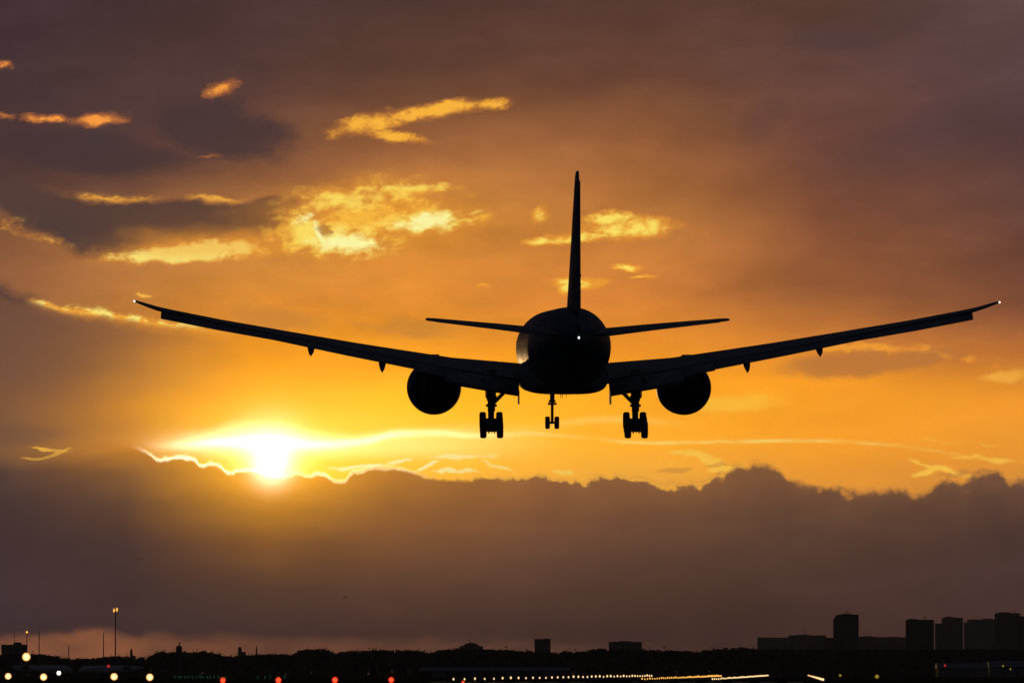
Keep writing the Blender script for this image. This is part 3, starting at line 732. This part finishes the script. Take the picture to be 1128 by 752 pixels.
# ------------------------------------------------------------------ birds
def bird(px, py, D, span, flap, label):
    p = W(px, py, D); root = empty('bird', p, R.uniform(-1, 1)); tag(root, label, 'bird', 'birds in the sky')
    b = bmesh.new(); lathe(b, [(-.5,.02),(-.42,.07),(-.2,.1),(.05,.12),(.25,.09),(.32,.085),(.42,.06),(.5,.01)], (0,0,0), 'y', 10)
    for v in b.verts: v.co *= span*.55
    loft(b, [[(-.03*span,-.25*span,0),(.03*span,-.25*span,0),(.03*span,-.25*span,.008),(-.03*span,-.25*span,.008)],[(-.07*span,-.38*span,0),(.07*span,-.38*span,0),(.07*span,-.38*span,.006),(-.07*span,-.38*span,.006)]])
    link('body', b, M['bird'], root, True)
    for sg in (-1, 1):
        b = bmesh.new(); rr = []
        for q, c0, c1, z in ((.04,.10,-.10,.02),(.22,.11,-.07,.02+.14*flap),(.38,.05,-.09,.02+.2*flap),(.5,-.06,-.11,.02+.2*flap)):
            rr.append([(sg*q*span,c0*span,z*span),(sg*q*span,c1*span,z*span),(sg*q*span,c1*span,z*span+.006),(sg*q*span,c0*span,z*span+.012)])
        loft(b, rr); link('wing', b, M['bird'], root)
bird(152.5, 617, 380, .55, 1.6, 'small dark bird over the left cloud bank, highest of the three birds')
bird(205, 659.5, 420, .42, 1.2, 'tiny dark bird low in the sky between the tallest mast and the sun')
bird(380, 657, 420, .42, -.6, 'tiny dark bird farthest right of the three birds, right of the sun')

# ------------------------------------------------------------------ distant buildings
def base_at(px, D): p = W(px, HOR, D); return Vector((p.x, p.y, 0))
def hgt(py, D): return W(CX, py, D).z
def bwid(x0, x1, D): return (x1 - x0) / F * D
def block(name, x0, x1, yt, D, depth, fac, label, cat='building', group=None, extras=(), corner=0.0, rz=0.0):
    """extras: (kind, fx0, fx1, py_top) roof pieces"""
    root = empty(name, base_at((x0+x1)/2, D), rz); tag(root, label, cat, group)
    w = bwid(x0, x1, D)/2; h = hgt(yt, D)
    b = bmesh.new()
    c = corner
    if c > 0:
        loft(b, [[(-w,0,0),(w,0,0),(w,depth,0),(-w,depth,0)],[(-w,0,h-c),(w,0,h-c),(w,depth,h-c),(-w,depth,h-c)],[(-w+c*.9,0,h),(w,0,h),(w,depth,h),(-w+c*.9,depth,h)]])
    else: box(b, -w, w, 0, depth, 0, h)
    link('wall', b, fac, root)
    b = bmesh.new()
    x_l = -w + (c*.9 if c else -.25)
    box(b, x_l, w+.25, -.25, depth+.25, h+.003, h+.55); link('roof_parapet', b, M['shed_wall'], root)
    for kind, fa, fb, py in extras:
        b = bmesh.new(); z1 = hgt(py, D)
        if kind == 'mast':
            tube(b, (-w+2*w*fa, depth*.5, h), (-w+2*w*fa, depth*.5, z1), .35, .2, 8); tube(b, (-w+2*w*fa-1.2, depth*.5, z1-1.5), (-w+2*w*fa+1.2, depth*.5, z1-1.5), .12, .12, 6)
            link('roof_mast', b, M['post'], root)
        else:
            box(b, -w+2*w*fa, -w+2*w*fb, depth*.2, depth*.8, h+.556, z1); link('plant_room', b, M['shed_wall'], root)
    return root
GB = 'tower blocks on the skyline'
block('apartment_tower', 919.5, 946, 677.2, 4600, 20, FAC[0], 'lone dark tower block standing apart to the left of the skyline cluster', 'tower block', GB, [('room',.35,.75,675.6),('mast',.55,0,671.5)], corner=2.6)
block('apartment_tower', 1000, 1029, 683, 4300, 22, FAC[1], 'flat topped square tower block at the left end of the skyline cluster', 'tower block', GB, [('room',.08,.4,681.2),('room',.62,.8,682.0),('mast',.7,0,677.5)])
block('apartment_tower', 1039, 1061, 680.5, 6900, 20, FAC[0], 'tower block with a lower shoulder, second in the skyline cluster', 'tower block', GB, [('room',.15,.55,678.7),('room',.62,.85,679.7)])
block('apartment_tower', 1031.4, 1038.6, 687, 6850, 20, FAC[0], 'slim lower block leaning against the stepped second tower of the cluster', 'tower block', GB)
block('apartment_tower', 1067, 1097, 682.5, 8200, 24, FAC[2], 'wide pale tower block between stepped tower and tallest one', 'tower block', GB, [('room',.06,.2,681.6),('room',.55,.9,680.9),('mast',.3,0,678)])
block('apartment_tower', 1063, 1066.9, 685.5, 8150, 20, FAC[2], 'narrow stair tower on the left flank of the wide pale tower block', 'tower block', GB)
block('apartment_tower', 1098, 1124, 675.6, 5600, 22, FAC[0], 'tallest tower block of the cluster near the right edge of the picture', 'tower block', GB, [('room',.12,.6,673.9),('room',.68,.9,674.8),('mast',.8,0,670.5)])
block('apartment_tower', 1124.5, 1150, 679, 5500, 22, FAC[1], 'tower block cut off by the right edge of the picture', 'tower block', GB)
block('office_building', 835, 869, 702.2, 7200, 18, FAC[2], 'long low office block farthest left of the skyline buildings', 'building')
block('office_building', 869.4, 910, 699.8, 7400, 18, FAC[0], 'low office block with a thin roof mast beside the lone tower', 'building', None, [('mast',.45,0,691), ('room',.2,.6,698.6)])
block('office_building', 910.5, 919, 702.5, 4900, 16, FAC[1], 'low annex tucked against the left foot of the lone tower', 'building')
block('office_building', 946.6, 966, 701.3, 7000, 16, FAC[1], 'low block against the right foot of the lone tower', 'building', None, [('room',.3,.8,700.2)])
block('office_building', 966.5, 998, 701.8, 7400, 16, FAC[2], 'low long block between lone tower and skyline cluster', 'building', None, [('room',.4,.7,700.8)])
block('apartment_building', 589, 606.5, 704.3, 4200, 14, FAC[0], 'small boxy block rising above the trees beneath the nose gear', 'building', None, [('room',.6,.95,702.6)])
block('apartment_building', 671, 707, 707.4, 4200, 14, FAC[2], 'low wide block just above the trees beneath the right main gear', 'building', None, [('room',.3,.65,705.6)])
block('terminal_building', 1.5, 27, 710.5, 3500, 14, FAC[2], 'pale flat roofed building above the trees at the left edge', 'building', None, [('room',.5,.8,707)])
# domed hall with a spike
def domed(px, D):
    root = empty('domed_hall', base_at(px, D)); tag(root, 'distant domed hall with a thin spire peeping over trees left of centre', 'building')
    k = D / F; b = bmesh.new(); h0 = hgt(711, D); box(b, -13*k, 13*k, 0, 14, 0, h0); link('wall', b, FAC[2], root)
    b = bmesh.new(); lathe(b, [(h0,9*k),(h0+1.2*k,8.4*k),(h0+2.4*k,6.2*k),(h0+3.2*k,3.2*k),(h0+3.6*k,.5*k)], (0,7,0), 'z', 20); link('dome', b, M['shed_wall'], root, True)
    b = bmesh.new(); tube(b, (-1.5*k,7,h0+3*k), (-1.5*k,7,hgt(699, D)), .3, .12, 6); link('spire', b, M['post'], root)
domed(519, 4300)
def spire_church(px, yt, ye, w, D, label):
    root = empty('church', base_at(px, D)); tag(root, label, 'church'); k = D/F
    b = bmesh.new(); he = hgt(ye, D); box(b, -w*k, w*k, 0, 2*w*k, 0, he); link('tower', b, M['stone'], root)
    b = bmesh.new(); q = w*k*1.05
    loft(b, [[(-q,-.05*k,he),(q,-.05*k,he),(q,2*w*k,he),(-q,2*w*k,he)],[(-.1*k,w*k-.1*k,hgt(yt,D)),(.1*k,w*k-.1*k,hgt(yt,D)),(.1*k,w*k+.1*k,hgt(yt,D)),(-.1*k,w*k+.1*k,hgt(yt,D))]]); link('spire', b, M['shed_wall'], root)
    b = bmesh.new(); n = w*2.4*k; box(b, w*k+.01, w*k+n, .2, 1.8*w*k, 0, hgt(ye+4, D)); link('nave', b, M['stone'], root)
spire_church(144.5, 713, 717.5, 1.4, 3600, 'small pointed church tower between the floodlight mast and the big trees')
spire_church(264, 711.5, 713.5, 2.0, 3600, 'squat stepped tower on the treeline above the leftmost red lamp')
spire_church(282.5, 709.5, 716, .8, 3600, 'thin needle spire on the treeline right of the squat tower')
# beacon hut
def beacon(px, D):
    k = D/F; root = empty('radar_tower', base_at(px, D)); tag(root, 'small dark radar tower with round head above the big trees on the left', 'radar tower')
    b = bmesh.new(); z0 = hgt(712, D); loft(b, [[(-3.5*k,0,0),(3.5*k,0,0),(3.5*k,6*k,0),(-3.5*k,6*k,0)],[(-3.2*k,0,z0),(3.2*k,0,z0),(3.2*k,6*k,z0),(-3.2*k,6*k,z0)],[(-1.6*k,1*k,z0+1.6*k),(1.6*k,1*k,z0+1.6*k),(1.6*k,5*k,z0+1.6*k),(-1.6*k,5*k,z0+1.6*k)]]); link('tower', b, M['shed_wall'], root)
    b = bmesh.new(); tube(b, (.6*k,3*k,z0+1.5*k), (.6*k,3*k,z0+4*k), .4*k, .3*k, 8); ball(b, (.6*k,3*k,z0+4*k), 1.2*k); link('radar_head', b, M['post'], root, True)
beacon(197, 2700)

# ------------------------------------------------------------------ low sheds on the field
def shed(x0, x1, yt, D, depth, label, m_roof):
    root = empty('airport_shed', base_at((x0+x1)/2, D)); tag(root, label, 'shed'); w = bwid(x0, x1, D)/2; h = hgt(yt, D)
    b = bmesh.new(); box(b, -w, w, 0, depth, 0, h*.62); link('wall', b, M['shed_wall'], root)
    b = bmesh.new(); loft(b, [[(-w-.4,-.5,h*.62+.003),(-w-.4,depth*.5,h),(-w-.4,depth+.5,h*.62+.003)],[(w+.4,-.5,h*.62+.003),(w+.4,depth*.5,h),(w+.4,depth+.5,h*.62+.003)]]); link('roof', b, m_roof, root)
    for k in range(4):
        b = bmesh.new(); c = -w + (k+.5)*w/2; box(b, c-2.2, c+2.2, -.06, -.003, 0, h*.5); link('door', b, M['shed_roof'], root)
shed(463, 626, 734.5, 2050, 14, 'long low shed with blue grey roof on the dark airfield under the airliner', M['shed_roof'])
shed(1034, 1088, 729.5, 2300, 16, 'low shed with pale roof on the dark airfield under the tower blocks', M['shed_roof'])
shed(1091, 1150, 727.5, 2380, 16, 'low shed at the right edge below the tallest tower block', M['shed_roof'])

# ------------------------------------------------------------------ parked jets, left
def parked_jet(xn, xt, D, label):
    """side on, nose at xn, tail at xt"""
    L = abs(xn - xt)/F*D; d = 1 if xn > xt else -1
    root = empty('parked_jet', base_at((xn+xt)/2, D)); tag(root, label, 'airplane', 'jets parked on the left')
    r = 1.6; zc = 2.7; b = bmesh.new(); rr = []
    for q, rx, zo in ((.5,.04,-.25),(.485,.4,-.2),(.45,.75,-.1),(.38,1,0),(.0,1,0),(-.2,1,0),(-.34,.78,.2),(-.45,.4,.45),(-.5,.12,.55)):
        rr.append([(d*q*L, rx*r*math.cos(2*math.pi*k/20), zc+zo*r+rx*r*math.sin(2*math.pi*k/20)) for k in range(20)])
    loft(b, rr); fus = link('fuselage', b, M['jet'], root, True)
    b = bmesh.new(); pts = [(-.33,1.3),(-.44,5.0),(-.52,5.0),(-.47,1.3)]
    loft(b, [[(d*q*L, -.15, zc+z) for q, z in pts], [(d*q*L, .15, zc+z) for q, z in pts]]); link('tail_fin', b, M['hull_blue'], root)
    b = bmesh.new(); pts = [(-.43,4.9),(-.5,4.95),(-.53,4.95)]
    loft(b, [[(d*-.42*L,-.05,zc+4.7),(d*-.50*L,-.05,zc+4.7),(d*-.50*L,.05,zc+4.8),(d*-.42*L,.05,zc+4.8)],[(d*-.5*L,-4,zc+4.8),(d*-.54*L,-4,zc+4.8),(d*-.54*L,-4,zc+4.86),(d*-.5*L,-4,zc+4.86)]]); link('tailplane', b, M['jet'], root)
    for sg in (-1, 1):
        b = bmesh.new(); loft(b, [[(d*.08*L,sg*1.2,zc-.9),(d*-.12*L,sg*1.2,zc-.95),(d*-.12*L,sg*1.2,zc-.75),(d*.08*L,sg*1.2,zc-.6)],[(d*-.1*L,sg*11,zc-.2),(d*-.14*L,sg*11,zc-.2),(d*-.14*L,sg*11,zc-.12),(d*-.1*L,sg*11,zc-.1)]]); link('wing', b, M['jet'], root)
        b = bmesh.new(); lathe(b, [(-1.6,.35),(-1.2,.6),(.6,.75),(1.4,.68)], (d*-.26*L, sg*2.5, zc+.7), 'x', 16); link('engine', b, M['hull_blue'], root, True)
        b = bmesh.new(); tube(b, (d*-.06*L, sg*1.6, zc-1), (d*-.06*L, sg*1.6, .4), .12); lathe(b, [(-.15,.4),(.15,.4)], (d*-.06*L, sg*1.6, .4), 'y', 14); link('landing_gear', b, M['rubber'], root)
    b = bmesh.new(); tube(b, (d*.40*L, 0, zc-1), (d*.40*L, 0, .35), .1); lathe(b, [(-.15,.35),(.15,.35)], (d*.40*L, 0, .35), 'y', 14); link('landing_gear', b, M['rubber'], root)
    for k in range(10):
        q = .33 - k*.055; b = bmesh.new(); box(b, d*q*L-.14, d*q*L+.14, -r*.985-.012, -r*.975, zc+.2, zc+.55); link('cabin_window', b, M['glass'], fus)
parked_jet(80, 12, 2250, 'pale parked jet facing right behind the tall warm lamp at the left edge')
parked_jet(86, 158, 2350, 'pale parked jet facing left at the foot of the tall floodlight mast')

# ------------------------------------------------------------------ masts
def mast(px, yt, D, label, lit=0, arm=0.0, w=.9):
    k = D/F; root = empty('floodlight_mast', base_at(px, D)); tag(root, label, 'mast', 'masts on the left')
    h = hgt(yt, D); b = bmesh.new(); tube(b, (0,0,0), (0,0,h), .75*w*k, .45*w*k, 8); link('pole', b, M['post'], root)
    b = bmesh.new(); box(b, -(2.0 if lit > 1 else .8)*k + arm*k, (2.0 if lit > 1 else .8)*k + (arm if arm else 0)*k, -.2*k, .2*k, h-.4*k, h+.15*k)
    if arm: box(b, 0, arm*k, -.12*k, .12*k, h-.2*k, h)
    link('lamp_bar', b, M['post'], root)
    for i in range(lit):
        b = bmesh.new(); ball(b, ((i-(lit-1)/2)*3.2*k, -.9*k, h + (.7 if lit == 1 else -.4 + .9*i)*k), (1.35 if lit == 1 else 1.15)*k, sz=1.0 if lit == 1 else 2.0); link('flood_lamp', b, M['lamp_yellow'], root, True)
mast(127, 671.5, 2500, 'tallest floodlight mast with two glowing amber lamps', 2, 0, 1.1)
mast(29.5, 696.5, 2600, 'slim mast with one glowing amber lamp above the left parked jet', 1)
mast(43, 695.5, 2600, 'thin unlit mast right beside the slim mast with the single amber lamp', 0)
mast(15.5, 695.5, 3450, 'faint thin mast rising over the flat roofed building at the left edge', 0, 0, .6)
mast(114, 696, 2700, 'unlit mast with a short side arm left of the tallest floodlight mast', 0, 1.6)
mast(75.5, 711, 2700, 'short unlit pole above the right end of the left parked jet', 0)

# ------------------------------------------------------------------ lamps in the foreground
def post_lamp(px, py, D, rpx, lm, label, group, name='approach_light'):
    p = W(px, py, D); r = rpx/F*D; root = empty(name, (p.x, p.y, 0)); tag(root, label, 'light', group)
    b = bmesh.new(); tube(b, (0,0,0), (0,0,p.z-r*.8), r*.28, r*.22, 8); lathe(b, [(0,r*.7),(.02,r*.7),(.03,r*.3)], (0,0,0), 'z', 10); link('post', b, M['post'], root)
    b = bmesh.new(); lathe(b, [(r*.2,r*1.05),(r*.9,r*.8),(r*1.3,r*.3)], (0,0,p.z), 'y', 16); link('housing', b, M['post'], root, True)
    b = bmesh.new(); ball(b, (0,0,p.z), r, 20, 12); link('lens', b, lm, root, True)
G1 = 'warm round lamps at lower left'
post_lamp(29, 723, 250, 4.6, M['lamp_warm'], 'highest and largest warm lamp, on a dark post before the left parked jet', G1)
post_lamp(9, 744.3, 250, 3.6, M['lamp_warm'], 'warm lamp close to the ground at the very left edge', G1)
post_lamp(48, 745.2, 250, 3.9, M['lamp_warm'], 'warm lamp near the ground just right below the highest lamp', G1)
post_lamp(125.7, 744.8, 250, 4.0, M['lamp_warm'], 'warm lamp near the ground straight below the tallest floodlight mast', G1)
post_lamp(165, 745.4, 250, 4.0, M['lamp_warm'], 'rightmost warm lamp near the ground, left of the red lamps', G1)
post_lamp(64.8, 740.8, 300, 2.4, M['lamp_white'], 'small white lamp under the nose of the left parked jet', None, 'ramp_light')
G2 = 'red lamps in a row near the ground'
for px, py, r, lab in ((245.5,748.8,3.2,'leftmost red lamp of the row near the ground'),(306.7,748.6,3.3,'second red lamp from the left, slightly orange cored'),(369,748.4,3.4,'third red lamp from the left in the row near the ground'),(431,748.3,3.2,'rightmost bright red lamp of the row, left of the low shed'),(510,750.8,1.6,'faint red lamp at the start of the runway edge lights')):
    post_lamp(px, py, 240, r, M['lamp_red'], lab, G2)
post_lamp(1041, 732.5, 1500, 1.2, M['lamp_dim_red'], 'tiny red lamp before the low shed under the tower blocks', None, 'obstacle_light')
post_lamp(119.5, 733.2, 1500, 1.6, M['lamp_dim_red'], 'tiny dull red lamp at the nose of the jet beneath the tall mast', None, 'obstacle_light')
post_lamp(966, 744.6, 900, 2.2, M['lamp_dim_yellow'], 'dim yellow lamp right of the runway on the dark grass', 'dim yellow field lamps', 'field_light')
post_lamp(925.5, 743.4, 900, 1.4, M['lamp_dim_yellow'], 'smaller dim yellow lamp between runway end and the brighter yellow one', 'dim yellow field lamps', 'field_light')
post_lamp(1105, 733, 1500, 1.1, M['lamp_dim_yellow'], 'tiny yellow lamp on the shed at the right edge', 'dim yellow field lamps', 'field_light')
post_lamp(1113, 736.5, 1500, 1.0, M['lamp_dim_yellow'], 'tiny yellow lamp low before the right shed, nearest the corner', 'dim yellow field lamps', 'field_light')

def runway_lamp_proto(r, m):
    b = bmesh.new(); ball(b, (0,0,.30), r, 12, 8, 1.35); tube(b, (0,0,0), (0,0,.3-r*.9), .05, .05, 6)
    nb = len(b.faces)
    for f in b.faces:
        if f.calc_center_median().z < .3 - r*1.36: f.material_index = 1
    return b
def row(lat, d0, d1, step, r, m, label, group, grow=0.0, jit=.0):
    first = None; d = d0
    while d < d1:
        if first is None: o = first = link('runway_light', runway_lamp_proto(r, m), [M[m], M['post']], None, True)
        else: o = first.copy(); COL.objects.link(o)
        o.location = RP(lat + R.uniform(-jit, jit), d); s = R.uniform(.85, 1.15) * (1 + grow*(d-d0)/(d1-d0)); o.scale = (s, s, s)
        tag(o, label, 'light', group); d += step
row(-42.6, 735, 1700, 24, .115, 'lamp_warm', 'one small lamp in the long left edge row of the runway', 'left runway edge lights', .9)
row(-20.3, 760, 1500, 13, .09, 'lamp_yellow', 'one small lamp in the dense middle row of the runway', 'runway centre lights', .9)
row(-11.0, 730, 1900, 17, .085, 'lamp_warm', 'one small lamp in the bright row right of the runway middle', 'touchdown zone lights', .9)
row(2.1, 640, 2900, 42, .10, 'lamp_warm', 'one small lamp in the short right edge row of the runway', 'right runway edge lights', .8)
first = None
for px in list(range(192, 250, 4)) + [284, 291, 298, 306, 313]:
    D = 1200 + R.uniform(-40, 40); p = W(px + R.uniform(-1, 1), 744.9, D)
    if first is None:
        b = bmesh.new(); ball(b, (0,0,.45), .11, 10, 7); tube(b, (0,0,0), (0,0,.36), .04, .04, 6); first = o = link('taxiway_light', b, M['lamp_green'], None, True)
    else: o = first.copy(); COL.objects.link(o)
    o.location = (p.x, p.y, 0); tag(o, 'one tiny green lamp in the faint row left of centre', 'light', 'green taxiway lights')

# ------------------------------------------------------------------ trees
prof = [(-40,717),(0,717),(50,717),(70,721),(100,721.5),(124,719),(140,719),(159,723),(166,718),(174,713.5),(190,714),(200,714.5),(224,713.5),(240,716),(248,719),(273,718),(300,716.5),(322,717),(330,713),(339,711),(359,711),(366,716),(369,718),(374,715),(381,713),(418,712.5),(441,712),(455,711.5),(473,716),(481,712),(498,711),(530,711),(560,712),(591,714),(608,715.5),(621,714),(648,713),(658,709),(668,711.5),(690,712),(712,712),(756,713),(763,714.5),(780,711.5),(797,710.5),(817,709.3),(834,710.5),(850,711),(900,711.5),(960,711),(1010,711.8),(1060,711),(1128,711.5),(1180,711)]
def pr(x):
    for (a, b), (c, d) in zip(prof, prof[1:]):
        if a <= x <= c: return b + (d - b)*(x - a)/(c - a)
    return 712
def leafy(bm, c, rx, ry, rz, n, size, rnd, shell=.55):
    """many small leaf clumps through an uneven crown"""
    ph = [rnd.uniform(0, 50) for _ in range(3)]
    for _ in range(n):
        while True:
            v = Vector((rnd.uniform(-1,1), rnd.uniform(-1,1), rnd.uniform(-1,1)))
            if .05 < v.length < 1: break
        q = v.normalized()
        k = .72 + .55*(mnoise.noise(q*1.9 + Vector(ph)) + .35*mnoise.noise(q*5 + Vector(ph)))
        rr = (shell + (1-shell)*rnd.random()) if rnd.random() < .7 else rnd.random()*.7
        p = Vector((c[0] + q.x*rx*k*rr, c[1] + q.y*ry*k*rr, c[2] + q.z*rz*k*rr))
        a = Vector((rnd.gauss(0,1), rnd.gauss(0,1), rnd.gauss(0,1))).normalized(); b_ = a.orthogonal().normalized(); s = size*rnd.uniform(.6, 1.4)
        cc = a.cross(b_)
        bm.faces.new([bm.verts.new(p + b_*s), bm.verts.new(p + cc*s*.7), bm.verts.new(p - b_*s*.9), bm.verts.new(p - cc*s*.6)])
protos = []
for i in range(7):
    rnd = random.Random(40+i); H = 14.0
    root = empty('tree', (0, 0, 0))
    wd = rnd.uniform(4.2, 6.0); b = bmesh.new()
    leafy(b, (0,0,H*.62), wd*.8, wd*.8, H*.46, 420, .62, rnd)
    for k in range(4):
        leafy(b, (rnd.uniform(-wd,wd)*.55, rnd.uniform(-wd,wd)*.5, H*rnd.uniform(.45,.8)), wd*.5, wd*.5, H*.22, 130, .55, rnd)
    link('crown', b, M['leaf'], root)
    b = bmesh.new(); tube(b, (0,0,0), (0,0,H*.5), .32, .2, 8)
    for k in range(5):
        A = rnd.uniform(0, 6.3); tube(b, (0,0,H*rnd.uniform(.25,.45)), (math.cos(A)*wd*.5, math.sin(A)*wd*.5, H*rnd.uniform(.55,.85)), .13, .04, 6)
    link('trunk', b, M['bark'], root)
    protos.append(root)
used = set(); cnt = 0
for rowi, (D, step, drop) in enumerate(((2900, 13, 0.0), (3050, 17, 1.0), (2780, 15, 5.5))):
    x = -30 + rowi*6
    while x < 1165:
        top = pr(x) + drop + R.uniform(-.2, 2.0 if rowi < 2 else 5)
        h = hgt(top, D)
        i = R.randrange(len(protos))
        if i not in used: o = protos[i]; used.add(i)
        else: o = copy_tree(protos[i])
        o.location = base_at(x, D + R.uniform(-40, 40)); o.rotation_euler = (0, 0, R.uniform(0, 6.28))
        s = h/14.3; o.scale = (s*R.uniform(.9,1.3), s*R.uniform(.9,1.2), s)
        tag(o, ('one dark round crowned tree in the distant treeline along the horizon', 'one dark tree standing behind the front of the distant treeline', 'one lower dark tree in front of the distant treeline')[rowi], 'tree', ('treeline front trees', 'treeline rear trees', 'treeline low trees')[rowi])
        x += step*R.uniform(.75, 1.25); cnt += 1
for i, p in enumerate(protos):
    if i not in used:
        for c in kids(p): bpy.data.objects.remove(c)
        bpy.data.objects.remove(p)
# undergrowth fills the wood's foot
b = bmesh.new(); rnd = random.Random(5)
for _ in range(30000):
    x = rnd.uniform(-60, 1190); D = rnd.uniform(2700, 3150)
    hmax = hgt(pr(min(1180, max(-40, x))) + 5, D)
    z = hmax*(rnd.random()**.9)
    p = base_at(x, D); p.z = z; a = Vector((rnd.gauss(0,1), rnd.gauss(0,1), rnd.gauss(0,1))).normalized(); u = a.orthogonal().normalized(); w_ = a.cross(u); s = rnd.uniform(.7, 1.7)
    b.faces.new([b.verts.new(p + u*s), b.verts.new(p + w_*s*.8), b.verts.new(p - u*s), b.verts.new(p - w_*s*.8)])
o = link('undergrowth', b, M['leaf']); tag(o, 'dense dark undergrowth filling the foot of the distant wood', 'undergrowth', None, 'stuff')

# ------------------------------------------------------------------ evening haze
HAZE = 4.6e-5
bm = bmesh.new(); box(bm, -4700, 4700, -200, 9700, -1.0, 75.0)
hm = bpy.data.materials.new('haze'); hm.use_nodes = True; hn = hm.node_tree; hn.nodes.clear()
ho = hn.nodes.new('ShaderNodeOutputMaterial'); hv = hn.nodes.new('ShaderNodeVolumePrincipled')
hv.inputs['Color'].default_value = (.80, .80, .95, 1); hv.inputs['Density'].default_value = HAZE; hv.inputs['Anisotropy'].default_value = .0
hn.links.new(hv.outputs[0], ho.inputs['Volume'])
ob = link('haze', bm, hm); tag(ob, 'thin evening haze over the airfield', 'haze', None, 'stuff')
print('trees', cnt)
